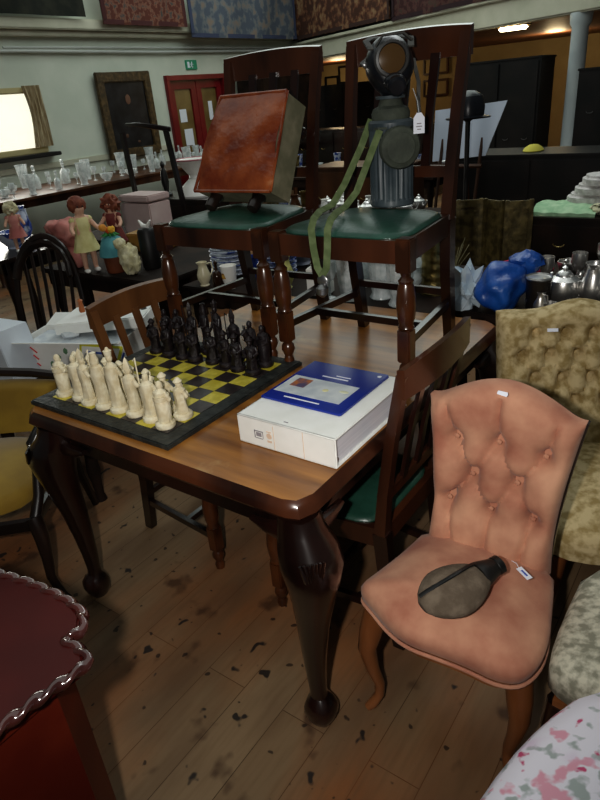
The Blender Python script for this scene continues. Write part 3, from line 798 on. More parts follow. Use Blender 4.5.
strap(b, [(.0, -.075, .24), (-.03, -.095, .16), (-.062, -.13, .06), (-.072, -.19, .022), (-.055, -.27, .020), (-.035, -.335, .012), (-.028, -.368, -.012), (-.030, -.372, -.07), (-.038, -.372, -.13), (-.056, -.372, -.155)], .011, .0016)
st = obj('carrying_strap', b, STRAP, parent=t, ang=60)
b = B(); lathe(b, [(.016, -.003), (.020, 0), (.016, .003)], 16, TR(-.056, -.373, -.172) @ RO(PI / 2, 'X')); lathe(b, [(.004, 0), (.018, .012), (.020, .032), (.008, .044)], 14, TR(-.056, -.376, -.225)); obj('strap_buckle', b, STEEL, parent=st)
b = B(); sweep(b, [(-.07, -.02, .24), (0, -.078, .245), (.07, -.02, .24), (.05, .06, .24)], (.010, .003), sq=True); obj('webbing_band', b, OLIVE, parent=t)

t = thing('gas_mask', 'black rubber gas mask with a round eyepiece resting on top of the canister', 'gas mask', (CX, CY, sz + .336), math.radians(38))
b = B()
# face shell: open-backed dome facing -y
R = []
for j in range(12):
    f = j / 11
    r = []
    for i in range(28):
        a = 2 * PI * i / 28
        rx = .076 * math.cos(f * PI / 2 * .98) ** .55; rz_ = .088 * math.cos(f * PI / 2 * .98) ** .6
        zc = .082 - .018 * f
        jaw = 1 - .24 * max(0, -math.sin(a)) ** 1.5
        r.append(V((rx * jaw * math.cos(a), -.075 * math.sin(f * PI / 2) + .015, zc + rz_ * math.sin(a))))
    R.append(r)
rings(b, R, cap0=True)
obj('face_piece', b, RUB, parent=t, ang=70)
b = B(); mm = TR(-.004, -.050, .100) @ RO(PI / 2, 'X')
lathe(b, [(.052, 0), (.055, .006), (.050, .016), (.043, .018), (.041, .010), (.041, .0)], 32, mm); ring_ = obj('eyepiece_rim', b, M('grey_rubber_rim', (.06, .06, .06), rough=.4), parent=t)
b = B(); lathe(b, [(.042, 0), (.040, .012), (.02, .015), (0, .016)], 28, mm); obj('lens', b, M('amber_lens', (.10, .055, .02), rough=.12, coat=.5), parent=ring_)
b = B(); ball(b, (0, -.078, .034), (.034, .026, .028), 3); lathe(b, [(.026, 0), (.029, .008), (.029, .02), (.022, .026), (0, .026)], 20, TR(.0, -.092, .030) @ RO(PI / 2 + .4, 'X')); obj('outlet_valve', b, RUB, parent=t)
b = B()
for s in (-1, 1):
    sweep(b, [(s * .062, -.02, .13), (s * .070, .02, .155), (s * .045, .065, .165), (0, .08, .165)], (.010, .0025), sq=True)
    sweep(b, [(s * .074, 0, .085), (s * .080, .04, .095), (s * .04, .085, .12), (0, .09, .13)], (.009, .0025), sq=True)
sweep(b, [(-.05, -.045, .135), (-.03, -.058, .163), (.03, -.058, .165), (.06, -.04, .145)], (.006, .003), sq=True)
sweep(b, [(.075, .0, .09), (.088, -.01, .03), (.085, -.02, -.03), (.09, -.03, -.09)], (.006, .002), sq=True)
obj('head_strap', b, M('grey_strap', (.05, .05, .045), (.09, .085, .075), 30, .8), parent=t)
b = B(); ball(b, (-.082, -.025, .09), (.009, .006, .010), 1); obj('strap_stud', b, STEEL, parent=t)
t = thing('price_tag', 'white luggage-shaped price tag hanging beside the gas mask', 'tag', (-.155, .955, sz + .265), math.radians(38))
b = B(); prism(b, [(-.017, -.04), (.017, -.04), (.017, .004), (.007, .018), (-.007, .018), (-.017, .004)], -.0006, .0006, RO(PI / 2, 'X')); obj('card', b, TAG, parent=t)
b = B(); sweep(b, [(0, 0, .014), (-.003, .01, .05), (-.012, .03, .085)], .0009, 5); obj('string', b, PAPER, parent=t)
b = B(); box(b, (0, -.0010, -.012), (.014, .0004, .003)); box(b, (0, -.0010, -.020), (.018, .0004, .003)); box(b, (0, -.001, -.028), (.012, .0004, .003)); obj('printed_price', b, INK, parent=t)

# ------------------------------------------------------------------ yellow armchair (at the table's short side)
ya = thing('armchair', 'dark-framed open armchair with mustard yellow velvet seat and back', 'chair', (-1.585, -.005, FZ), math.radians(36))
b = B(); cushion(b, smooth_outline([(-.30, -.27), (0, -.295), (.30, -.27), (.27, .24), (-.27, .24)], 2), .38, .46, .04, edge=.035); obj('seat', b, YEL, parent=ya)
b = B(); CRE = []
back_pad(b, lambda s: .66 + .02 * math.sin(PI * s), lambda t: -.23 - .02 * t, lambda t: .23 + .02 * t, .46, .035, [], lambda z: .25 + (z - .4) * .22, rows=16, cols=16); obj('backrest', b, YEL, parent=ya, ang=60)
b = B()
for s in (-1, 1): sweep(b, [(s * .275, .25, .36), (s * .265, .28, .5), (s * .272, .31, .68)], [.022, .020, .02], 8)
sweep(b, [(-.275, .31, .68), (-.15, .325, .70), (0, .33, .715), (.15, .325, .70), (.275, .31, .68)], .02, 8); sweep(b, [(-.28, -.27, .345), (0, -.30, .34), (.28, -.27, .345)], (.016, .03), 8); sweep(b, [(-.27, .25, .345), (.27, .25, .345)], (.016, .03), 8)
for s in (-1, 1): sweep(b, [(s * .28, -.27, .345), (s * .27, .25, .345)], (.016, .03), 8)
obj('frame', b, EBON, parent=ya)
for s in (-1, 1):
    b = B(); sweep(b, [(s * .272, .31, .66), (s * .32, .16, .67), (s * .345, .0, .665), (s * .335, -.12, .655), (s * .31, -.16, .62), (s * .285, -.12, .52), (s * .295, -.20, .42), (s * .285, -.26, .35)], [.016, .018, .021, .022, .02, .018, .019, .022], 10); obj('arm', b, EBON, parent=ya)
    b = B(); sweep(b, [(s * .285, -.262, .37), (s * .305, -.285, .30), (s * .30, -.285, .20), (s * .285, -.275, .10), (s * .315, -.292, .03), (s * .345, -.31, .0)], [.03, .027, .021, .017, .017, .02], 10); obj('leg', b, EBON, parent=ya)
    b = B(); sweep(b, [(s * .26, .25, .36), (s * .255, .28, .2), (s * .26, .34, .0)], [.02, .018, .016], 8); obj('leg', b, EBON, parent=ya)

# ------------------------------------------------------------------ beige tufted chair behind the pink one
bg = thing('button_back_chair', 'beige brocade button-back chair with shaped top standing behind the pink chair', 'chair', (.415, 1.11, FZ), math.radians(27))
btn2 = [(x + (.05 if r % 2 else 0), .56 + r * .085) for r in range(4) for x in (-.2, -.1, 0, .1, .2) if abs(x + (.05 if r % 2 else 0)) < .24]
CRE = diamond(btn2, .11)
b = B(); back_pad(b, lambda s: .872 + .035 * math.sin(PI * s) + .02 * math.cos(PI * (s - .5) * 4) * .5, lambda t: -.27 - .02 * t, lambda t: .27 + .02 * t, .36, .06, btn2, lambda z: .23 + (z - .4) * .18, bulge=.05, depth=.045); obj('backrest', b, BEIGE, parent=bg, ang=60)
b = B(); cushion(b, smooth_outline([(-.22, -.36), (0, -.42), (.22, -.34), (.29, -.05), (.26, .24), (-.26, .24), (-.29, -.05)], 2), .28, .41, .04, edge=.05); obj('seat', b, BEIGE, parent=bg, ang=60)
b = B(); box(b, (0, -.06, .27), (.46, .52, .03), bev=.005); obj('seat_rail', b, WALN, parent=bg)
for sx in (-1, 1):
    for sy in (-1, 1):
        b = B(); 
        if sy < 0: sweep(b, [(sx * .165, -.315, .29), (sx * .18, -.34, .2), (sx * .17, -.325, .1), (sx * .185, -.35, 0)], [.046, .040, .026, .02], 10)
        else: sweep(b, [(sx * .22, .2, .29), (sx * .22, .24, .12), (sx * .23, .28, 0)], [.024, .02, .018], 10)
        obj('leg', b, WALN, parent=bg)
b = B(); prism(b, [(-.018, -.006), (.018, -.006), (.018, .006), (-.018, .006)], 0, .001)
tag(obj('price_sticker', b, TAG, loc=(.235, 1.195, .818), rot=(PI / 2 - .6, 0, .45)), 'tiny white sticker near the top edge of the beige button-back chair', 'sticker')

# ------------------------------------------------------------------ grey-green brocade chair and floral chair
gg = thing('upholstered_chair', 'grey-green brocade upholstered chair with dark wooden legs beside the pink chair', 'chair', (.815, .405, FZ))
b = B(); cushion(b, smooth_outline([(-.285, -.20), (-.25, -.28), (0, -.30), (.25, -.28), (.285, -.2), (.27, .24), (-.27, .24)], 2), .36, .475, .035, edge=.045); obj('seat', b, GREYF, parent=gg, ang=60)
CRE = []
b = B(); back_pad(b, lambda s: .80 + .05 * math.sin(PI * s), lambda t: -.25, lambda t: .25, .46, .04, [], lambda z: .27 + (z - .4) * .2, rows=16, cols=16); obj('backrest', b, GREYF, parent=gg, ang=60)
b = B(); prism(b, [(-.25, -.26), (.25, -.26), (.25, .24), (-.25, .24)], .31, .365); obj('seat_rail', b, WALN, parent=gg)
for s in (-1, 1):
    b = B(); sweep(b, [(s * .235, -.235, .34), (s * .245, -.25, .26), (s * .235, -.235, .12), (s * .25, -.25, 0)], [.032, .026, .018, .016], 10); obj('leg', b, MAH, parent=gg)
    b = B(); sweep(b, [(s * .235, .22, .34), (s * .24, .26, 0)], [.02, .016], 8); obj('leg', b, MAH, parent=gg)
fl = thing('slipper_chair', 'low chair under a loose white cotton cover printed with pink roses', 'chair', (.845, -.165, FZ), math.radians(-12)); fl.scale = (1, 1, 1.16)
out = smooth_outline([(-.28, -.26), (0, -.28), (.27, -.26), (.28, .0), (.26, .23), (0, .25), (-.24, .23), (-.29, 0)], 2)
b = B(); cushion(b, out, .40, .49, .045, edge=.045); obj('seat', b, FLORAL, parent=fl, ang=60)
b = B()
n = len(out); R = []
for z, k in ((.43, .985), (.35, 1.0), (.2, 1.0), (.03, 1.01)):
    R.append([V((x * (k + .02 * (.45 - z) * math.sin(i * 2.4)), y * (k + .02 * (.45 - z) * math.sin(i * 2.4)), z)) for i, (x, y) in enumerate(out)])
rings(b, R, cap0=False, cap1=False); obj('skirt', b, FLORAL, parent=fl, ang=70)
b = B(); prism(b, [(x * .8, y * .8) for x, y in out], .3, .405); obj('seat_base', b, WALN, parent=fl)
for sx in (-1, 1):
    for sy in (-1, 1):
        b = B(); sweep(b, [(sx * .2, sy * .18, .31), (sx * .21, sy * .2, 0)], [.022, .016], 8); obj('leg', b, WALN, parent=fl)

# ------------------------------------------------------------------ red side table with rope-carved rim
RT = .76 - FZ
rt = thing('pedestal_cabinet', 'polished red mahogany cabinet with a silvery rope-carved rim and shaped corner', 'cabinet', (-.50, -.86, FZ))
def q(l): return [(x + .50, y + .86) for x, y in l]
corner = [(-.349, -.485), (-.267, -.477), (-.212, -.477), (-.175, -.485), (-.153, -.504), (-.146, -.520), (-.160, -.535), (-.145, -.545), (-.112, -.542), (-.090, -.543), (-.076, -.552), (-.074, -.570), (-.079, -.604), (-.086, -.638)]
o2 = q(corner + [(-.092, -.707), (-.10, -1.0), (-.10, -1.24), (-.92, -1.24), (-.92, -.62), (-.60, -.545), (-.518, -.522), (-.433, -.502)])
b = B(); prism(b, [((x - 0) * .985, (y - 0) * .985) for x, y in o2], RT - .028, RT - .002, bev=.004); obj('top', b, M('polished_red_top', (.038, .0045, .0035), (.060, .007, .005), 3, .3, spec=.3), parent=rt)
b = B()
loop = [V((x, y, RT - .006)) for x, y in o2]
# resample the rim and twist a four-lobed section along it
P = []
L_ = 0
closed = loop + [loop[0]]
seg = [(a, c, (c - a).length) for a, c in zip(closed, closed[1:])]
tot = sum(s[2] for s in seg); N_ = 360; i = 0; acc = 0
for k in range(N_):
    d = tot * k / N_
    while acc + seg[i][2] < d: acc += seg[i][2]; i += 1
    P.append(seg[i][0].lerp(seg[i][1], (d - acc) / seg[i][2]))
R = []
for k, p in enumerate(P):
    t_ = (P[(k + 1) % N_] - P[k - 1]).normalized(); a = t_.cross(V((0, 0, 1))); r = []
    for j in range(16):
        th = 2 * PI * j / 16; tw = round(tot / .042) * PI * k / N_
        rr = .0095 * (1 + .38 * math.cos(2 * (th - tw)))
        r.append(p + a * rr * math.cos(th) + V((0, 0, rr * math.sin(th))))
    R.append(r)
rings(b, R + [R[0]], cap0=False, cap1=False)
obj('rope_rim', b, M('glossy_dark_red_carving', (.03, .008, .007), (.07, .02, .016), 8, .16, coat=1.0, spec=.9), parent=rt, ang=80)
b = B(); prism(b, q([(-.125, -.60), (-.135, -1.2), (-.88, -1.2), (-.88, -.66), (-.55, -.58), (-.2, -.53)]), .06, RT - .028); obj('body', b, REDM, parent=rt)
b = B(); prism(b, q([(-.115, -.58), (-.12, -1.22), (-.9, -1.22), (-.9, -.64), (-.55, -.56), (-.19, -.51)]), 0, .07, bev=.015); prism(b, q([(-.115, -.58), (-.12, -1.22), (-.9, -1.22), (-.9, -.64), (-.55, -.56), (-.19, -.515)]), RT - .06, RT - .027, bev=.003); obj('moulding', b, REDM, parent=rt)
b = B(); box(b, (.367, .05, .36), (.012, .36, .52), bev=.004); dd = obj('door', b, REDM, parent=rt)
b = B(); ball(b, (.385, -.09, .40), (.014, .014, .014), 2); obj('knob', b, BRASS, parent=dd)

DARKT = M('dark_matt_table_wood', (.012, .007, .005), (.03, .016, .010), 5, .75, spec=.2)
# ------------------------------------------------------------------ tables and furniture behind
def plain_table(name, label, x0, x1, y0, y1, z, mat, group=None, legr=.03, apron=.08, top=.03, drop=None):
    t = thing(name, label, 'table', ((x0 + x1) / 2, (y0 + y1) / 2, FZ), 0, group)
    w, d, h = x1 - x0, y1 - y0, z - FZ
    b = B(); box(b, (0, 0, h - top / 2), (w, d, top), bev=.006); obj('table_top', b, mat, parent=t)
    b = B()
    for s in (-1, 1):
        box(b, (0, s * (d / 2 - .04), h - top - apron / 2), (w - .06, .02, apron)); box(b, (s * (w / 2 - .04), 0, h - top - apron / 2), (.02, d - .06, apron))
    obj('apron', b, mat, parent=t)
    for sx in (-1, 1):
        for sy in (-1, 1):
            b = B(); H2 = h - top
            lathe(b, [(legr, 0), (legr * .7, .03), (legr * .8, .1), (legr * 1.1, H2 * .35), (legr * .7, H2 * .6), (legr, H2 * .75), (legr * 1.2, H2 * .78), (legr * 1.2, H2)], 10, TR(sx * (w / 2 - .06), sy * (d / 2 - .06), 0))
            obj('leg', b, mat, parent=t)
    return t
plain_table('side_table', 'dark wooden table behind the dining table, covered with glass and china', -1.84, -.32, 1.44, 2.30, .71, DARKT)
plain_table('side_table', 'dark wooden table carrying the dolls', -3.00, -1.89, 1.32, 2.10, .75, DARKT)
plain_table('low_table', 'low dark table holding the printed white cartons', -2.36, -1.52, .40, .98, .46, DARKT)
plain_table('side_table', 'table holding silver plate behind the beige button-back chair', -.30, 1.15, 1.545, 2.45, .72, DARKT)
plain_table('side_table', 'small dark table carrying the pale pink box', -3.9, -2.85, 2.16, 2.66, .72, DARKT)
plain_table('trestle_table', 'long brown table along the cream wall, covered with glassware', -7.15, -5.95, 2.6, 8.4, .84, MIDW, legr=.04)
plain_table('trestle_table', 'dark table of odd china beyond the glassware table', -2.9, -1.15, 3.1, 3.75, .74, DARKT)
plain_table('trestle_table', 'dark table of bric-a-brac in the middle of the hall', -5.3, -2.0, 5.2, 6.3, .76, DARKT)

def chest(name, label, x0, x1, y0, y1, z, mat, drawers=3, knobs=BRASS, cols=1):
    t = thing(name, label, 'cabinet', ((x0 + x1) / 2, (y0 + y1) / 2, FZ))
    w, d, h = x1 - x0, y1 - y0, z - FZ
    b = B(); box(b, (0, 0, h / 2), (w - .03, d - .02, h - .04)); obj('carcass', b, mat, parent=t)
    b = B(); box(b, (0, 0, h - .0125), (w, d, .025), bev=.006); obj('top', b, mat, parent=t)
    b = B(); box(b, (0, 0, .03), (w, d, .06), bev=.008); obj('plinth', b, mat, parent=t)
    hh = (h - .12) / drawers; cw = (w - .06) / cols
    for i in range(drawers):
        for c in range(cols):
            xx = -w / 2 + .03 + cw * (c + .5)
            b = B(); box(b, (xx, -d / 2 + .002, .08 + hh * (i + .5)), (cw - .02, .02, hh - .015), bev=.005); dr_ = obj('drawer', b, mat, parent=t)
            for s in (-1, 1):
                b = B(); R = [(xx + s * cw * .25 + .035 * math.cos(a), -d / 2 - .02, .08 + hh * (i + .5) - .02 * math.sin(a)) for a in [PI * k / 6 for k in range(7)]]
                sweep(b, R, .004, 6); obj('handle', b, knobs, parent=dr_)
    return t
chest('chest_of_drawers', 'dark mahogany chest of drawers under the mint cloth', -.52, .45, 3.25, 3.75, .79, EBON)
chest('tall_cabinet', 'dark chest carrying the white basins behind the dolls', -3.95, -3.0, 2.96, 3.4, .90, EBON, 3)
chest('wardrobe', 'tall black wardrobe under the gallery beyond the sheet of white card', -2.72, -1.70, 7.6, 8.2, 1.80, BLACKM, 1, STEEL, 2)
chest('upright_piano', 'long black piano-like cabinet beyond the yellow cap', -1.75, .6, 4.9, 5.5, .99, BLACKM, 1, STEEL, 3)
chest('dresser', 'wide dark dresser in the recess under the gallery', -8.6, -6.1, 11.6, 12.1, 1.75, EBON, 2, STEEL, 3)
chest('bookcase', 'dark glazed bookcase against the cream wall seen through the slats behind the footstool', -7.45, -6.8, 8.75, 10.4, 1.98, DARKT, 4, STEEL, 2)
chest('sideboard', 'dark brown sideboard below the three small prints', -6.2, -3.6, 8.6, 9.2, 1.05, MAH, 2, BRASS, 3)
chest('display_cabinet', 'black display cabinet right of the pillar', -1.15, .6, 7.0, 7.6, 1.62, BLACKM, 2, STEEL, 3)
chest('sideboard', 'brown sideboard behind the brass screen', -2.9, -1.9, 4.3, 4.8, .98, MIDW, 2, BRASS, 2)

# tall mahogany shop screen
def panel_screen(name, label, x, y, z0, w, h, n, mat, rz=0):
    t = thing(name, label, 'screen', (x, y, z0), rz)
    for k in range(n):
        b = B(); a = .45 * (-1) ** k
        m = TR((k - (n - 1) / 2) * w * .92, 0, 0) @ RO(a, 'Z')
        for s in (-1, 1): box(b, (s * (w / 2 - .015), 0, h / 2), (.03, .025, h), m, bev=.004)
        for zz in (.03, h * .5, h - .03): box(b, (0, 0, zz), (w - .03, .02, .05), m, bev=.004)
        box(b, (0, .004, h / 2), (w - .05, .006, h - .05), m)
        pn = obj('panel', b, mat, parent=t)
    return t
panel_screen('folding_screen', 'olive-bronze folding screen between the chair and the blue bag', -.62, 3.02, FZ, .17, .98, 3, M('olive_bronze', (.08, .062, .024), (.20, .155, .06), 20, .45, metal=.4, bump=.4))
t = thing('umbrella_stand', 'tall embossed brass cylinder standing behind the chair with the canister', 'stand', (-.47, 1.78, .71))
b = B(); R = []
for j in range(30):
    z = .30 * j / 29; rr = .052 + (.003 if j % 4 < 2 else 0) + (.006 if j in (0, 1, 28, 29) else 0)
    R.append([V((rr * (1 + .03 * math.cos(12 * 2 * PI * i / 36)) * math.cos(2 * PI * i / 36), rr * math.sin(2 * PI * i / 36), z)) for i in range(36)])
rings(b, R, cap1=False); obj('body', b, BRASS, parent=t)
b = B(); lathe(b, [(.06, 0), (.064, .008), (.055, .014)], 24, TR(0, 0, .29)); obj('rim', b, BRASS, parent=t)

# --- glass and china
def goblet(h=.16, r=.035):
    b = B(); lathe(b, [(r * .8, 0), (r * .75, .004), (.006, .012), (.005, h * .45), (r * .6, h * .52), (r, h * .72), (r * .95, h), (r * .88, h), (r * .9, h * .72), (.002, h * .56)], 14); return b
def decanter(h=.26, r=.05):
    b = B(); lathe(b, [(r * .9, 0), (r, .01), (r, h * .4), (r * .8, h * .52), (.016, h * .62), (.014, h * .78), (.024, h * .8), (.012, h * .82), (.02, h * .88), (.018, h * .95), (0, h)], 14); return b
def bowl(h=.10, r=.09):
    b = B(); n = 28; R = []
    for rr, z, q in [(r * .5, 0, 0), (r * .45, .01, 0), (r * .8, h * .45, 1), (r, h, 1), (r * .93, h, 1), (r * .7, h * .45, 1), (r * .1, h * .2, 0)]:
        R.append([V((rr * (1 + .05 * q * math.cos(8 * 2 * PI * i / n)) * math.cos(2 * PI * i / n), rr * (1 + .05 * q * math.cos(8 * 2 * PI * i / n)) * math.sin(2 * PI * i / n), z)) for i in range(n)])
    rings(b, R); return b
def vase(h=.25, r=.06):
    b = B(); n = 32; R = []
    for j, (rr, z) in enumerate([(.75, 0), (.8, .02), (.62, .10), (.75, .3), (.85, .5), (.9, .7), (.95, .85), (1.08, 1.0), (.98, 1.0), (.8, .7), (.6, .3), (.1, .2)]):
        R.append([V((r * rr * (1 + (.045 if i % 2 else -.01)) * math.cos(2 * PI * i / n), r * rr * (1 + (.045 if i % 2 else -.01)) * math.sin(2 * PI * i / n), h * z)) for i in range(n)])
    rings(b, R); return b
def plate(r=.11):
    b = B(); lathe(b, [(r * .5, 0), (r * .55, .006), (r * .9, .014), (r, .022), (r * .98, .025), (r * .6, .010), (0, .008)], 28); return b
def cup(h=.09, r=.04):
    b = B(); lathe(b, [(r * .6, 0), (r * .55, .006), (r * .85, h * .4), (r, h), (r * .93, h), (r * .8, h * .4), (0, .012)], 18)
    sweep(b, [(r * .9, 0, h * .8), (r * 1.5, 0, h * .78), (r * 1.55, 0, h * .45), (r * .85, 0, h * .3)], .005, 6); return b
def jug(h=.2, r=.055):
    b = B(); n = 24; R = []
    for rr, z in [(.7, 0), (.75, .03), (.6, .08), (1.0, .3), (1.0, .5), (.7, .75), (.6, .88), (.75, 1.0), (.68, 1.0), (.5, .88), (.6, .7), (.8, .4), (.1, .1)]:
        R.append([V((r * rr * math.cos(2 * PI * i / n) * (1 + (.25 if z > .95 and math.cos(2 * PI * i / n) < -.9 else 0)), r * rr * math.sin(2 * PI * i / n), h * z)) for i in range(n)])
    rings(b, R); sweep(b, [(r * .6, 0, h * .9), (r * 1.4, 0, h * .92), (r * 1.55, 0, h * .6), (r * .9, 0, h * .35)], .006, 6); return b
def pot(h=.17, r=.08):
    b = B(); lathe(b, [(r * .5, 0), (r * .55, .012), (r * .9, h * .25), (r, h * .45), (r * .85, h * .68), (r * .5, h * .78), (r * .48, h * .82), (r * .3, h * .9), (.008, h * .94), (.014, h), (0, h + .01)], 20)
    sweep(b, [(r * .85, 0, h * .65), (r * 1.55, 0, h * .7), (r * 1.6, 0, h * .4), (r * .9, 0, h * .25)], .006, 6)
    sweep(b, [(-r * .8, 0, h * .3), (-r * 1.35, 0, h * .5), (-r * 1.6, 0, h * .75)], [.014, .010, .007], 8); return b
PR = {}
def ware(kind, fn, mat, cat, label, loc, rz=0.0, sc=1.0, group=None):
    key = (kind, mat.name)
    if key in PR: o = PR[key].copy(); COL.objects.link(o)
    else:
        o = obj(kind, fn(), mat); PR[key] = o
    o.location = loc; o.rotation_euler = (0, 0, rz); o.scale = (sc, sc, sc)
    for k in ('label', 'category', 'group'):
        if k in o: del o[k]
    return tag(o, label, cat, group)

# glass table along the cream wall: individuals, alike to the eye
rnd = random.Random(9)
GL = 'clear glassware along the cream wall'
for i in range(64):
    y = 2.75 + 5.4 * (i // 4) / 15.5 + rnd.uniform(-.08, .08); x = -6.12 - .26 * (i % 4) + rnd.uniform(-.05, .05)
    k = rnd.choice(['goblet', 'decanter', 'bowl', 'vase', 'goblet', 'vase'])
    lab = {'goblet': 'stemmed clear glass goblet on the long table against the cream wall', 'decanter': 'clear glass decanter with stopper on the long table against the cream wall', 'bowl': 'scalloped clear glass bowl on the long table against the cream wall', 'vase': 'fluted clear glass vase on the long table against the cream wall'}[k]
    ware('glass_' + k, {'goblet': goblet, 'decanter': decanter, 'bowl': bowl, 'vase': vase}[k], GLASS, k, lab, (x, y, .8405), rnd.uniform(0, 6), rnd.uniform(.8, 1.15), '%ss along the cream wall' % k)

# on the table behind the dining table
z = .7105
ware('cut_glass_vase', vase, GLASS, 'vase', 'cut-glass vase beside the hanging green strap', (-.80, 1.55, z), 0, 1.05)
ware('cut_glass_vase', vase, GLASS, 'vase', 'cut-glass vase seen between the rear chair legs, nearest the brass cylinder', (-.535, 1.56, z), .3, 1.1)
ware('cut_glass_vase', vase, GLASS, 'vase', 'cut-glass vase in the middle of the row behind the chair with the canister', (-.670, 1.63, z), .3, 1.12)
ware('cut_glass_bowl', bowl, GLASS, 'bowl', 'large cut-glass bowl behind the row of cut-glass vases', (-.62, 1.80, z), .3, 1.3)
ware('cut_glass_decanter', decanter, GLASS, 'decanter', 'stoppered decanter behind the cut-glass vases', (-.86, 1.76, z), .3, .95)
ware('glass_goblet', goblet, GLASS, 'goblet', 'wine glass just below the looped green strap', (-.90, 1.53, z), .3, 1.15)
t = thing('tea_caddy', 'square white tin caddy with a wire-caged lid behind the turned chair legs', 'caddy', (-.985, 1.58, z), .2)
b = B(); box(b, (0, 0, .07), (.11, .10, .14), bev=.006); obj('box', b, CHINA, parent=t)
b = B(); ball(b, (0, 0, .155), (.045, .04, .03), 2, jit=.2); obj('lid', b, CHINA, parent=t)
b = B()
for k in range(3): sweep(b, [(-.05, -.03 + k * .03, .145), (0, -.03 + k * .03, .192), (.05, -.03 + k * .03, .145)], .002, 5)
obj('wire', b, BLACKM, parent=t)
t = thing('mug', 'white china mug with a square brown and gold crest behind the chair rail', 'mug', (-1.52, 1.50, z), 2.2)
b = cup(.125, .045); obj('body', b, CHINA, parent=t)
b = B(); box(b, (-.036, .014, .075), (.004, .030, .030), RO(-.2, 'Z')); obj('printed_crest', b, M('brown_gold_print', (.16, .05, .01), (.5, .3, .06), 60, .5), parent=t)
ware('china_jug', jug, M('cream_china', (.62, .56, .38), (.7, .64, .46), 8, .3), 'jug', 'cream china jug next to the crested mug', (-1.70, 1.49, z), 1.0, .66)
ware('brown_bottle', decanter, M('brown_bottle_glass', (.03, .012, .004), rough=.12), 'bottle', 'dark brown bottle between the cream jug and the crested mug', (-1.61, 1.50, z), 1.0, .56)
ware('china_jar', jug, M('deep_blue_glaze', (.01, .03, .25), (.05, .12, .5), 20, .2), 'jar', 'deep blue glazed jug right of the crested mug', (-1.39, 1.56, z), 1.0, .85)
ware('china_jar', jug, M('pale_yellow_glaze', (.6, .58, .22), rough=.3), 'jar', 'pale yellow glazed jug between the two turned chair legs', (-1.22, 1.60, z), 2.0, .85)
b = B(); ball(b, (0, 0, 0), (.022, .022, .022), 2); sweep(b, [(0, 0, .015), (.004, 0, .035)], .004, 6)
tag(obj('bauble', b, CRIM, loc=(-1.42, 1.80, .935)), 'small crimson ball ornament on the stacked blue and white dishes', 'ornament')
for i in range(7):
    ware('blue_plate', plate, BLUCH, 'plate', ['bottom', 'second', 'third', 'fourth', 'fifth', 'sixth', 'topmost'][i] + ' dish of the blue and white stack behind the crested mug', (-1.70, 1.72, z + i * .026), i, 1.05, 'stacked blue and white dishes')
for i in range(8):
    ware('blue_dish', plate, BLUCH, 'plate', ['bottom', 'second', 'third', 'fourth', 'fifth', 'sixth', 'seventh', 'topmost'][i] + ' dish of the blue and white stack below the crimson ball', (-1.42, 1.80, z + i * .025), i, 1.0, 'second stack of blue and white dishes')
ware('blue_bowl', bowl, BLUCH, 'bowl', 'blue and white scalloped bowl behind the dish stacks', (-1.45, 2.08, z), 0, 1.5)
ware('blue_jug', jug, BLUCH, 'jug', 'blue and white jug behind the dish stacks', (-1.68, 2.1, z), 0, 1.3)
ware('glass_jug', jug, GLASS, 'jug', 'clear glass jug at the back of the china table', (-1.0, 2.05, z), 0, 1.2)
ware('glass_bowl', bowl, GLASS, 'bowl', 'clear bowl at the back of the china table beside the glass jug', (-.78, 2.1, z), 0, 1.2)

# far tables of bric-a-brac
for (x0, x1, y0, y1, zz, n, gname, sd) in [(-2.8, -1.3, 3.15, 3.65, .7405, 22, 'odd china on the dark table beyond', 3), (-5.2, -2.1, 5.3, 6.2, .7605, 22, 'bric-a-brac on the table in the middle of the hall', 5)]:
    rnd = random.Random(sd)
    for i in range(n):
        x = x0 + (x1 - x0) * ((i % 11) + .5 + rnd.uniform(-.2, .2)) / 11; y = y0 + (y1 - y0) * (.25 + .5 * (i // 11)) + rnd.uniform(-.05, .05)
        k, fn_, m_, ad = rnd.choice([('jug', jug, CHINA, 'white china'), ('bowl', bowl, GLASS, 'clear glass'), ('cup', cup, CHINA, 'white china'), ('pot', pot, SILV, 'silver plated'), ('vase', vase, BLUCH, 'blue and white'), ('jug', jug, M('brown_glaze', (.10, .04, .015), rough=.25), 'brown glazed'), ('vase', vase, BRASS, 'brass')])
        ware(k, fn_, m_, k, '%s %s among the %s' % (ad, k, gname), (x, y, zz), rnd.uniform(0, 6), rnd.uniform(.6, .85), '%s %ss, %s' % (ad, k, gname))

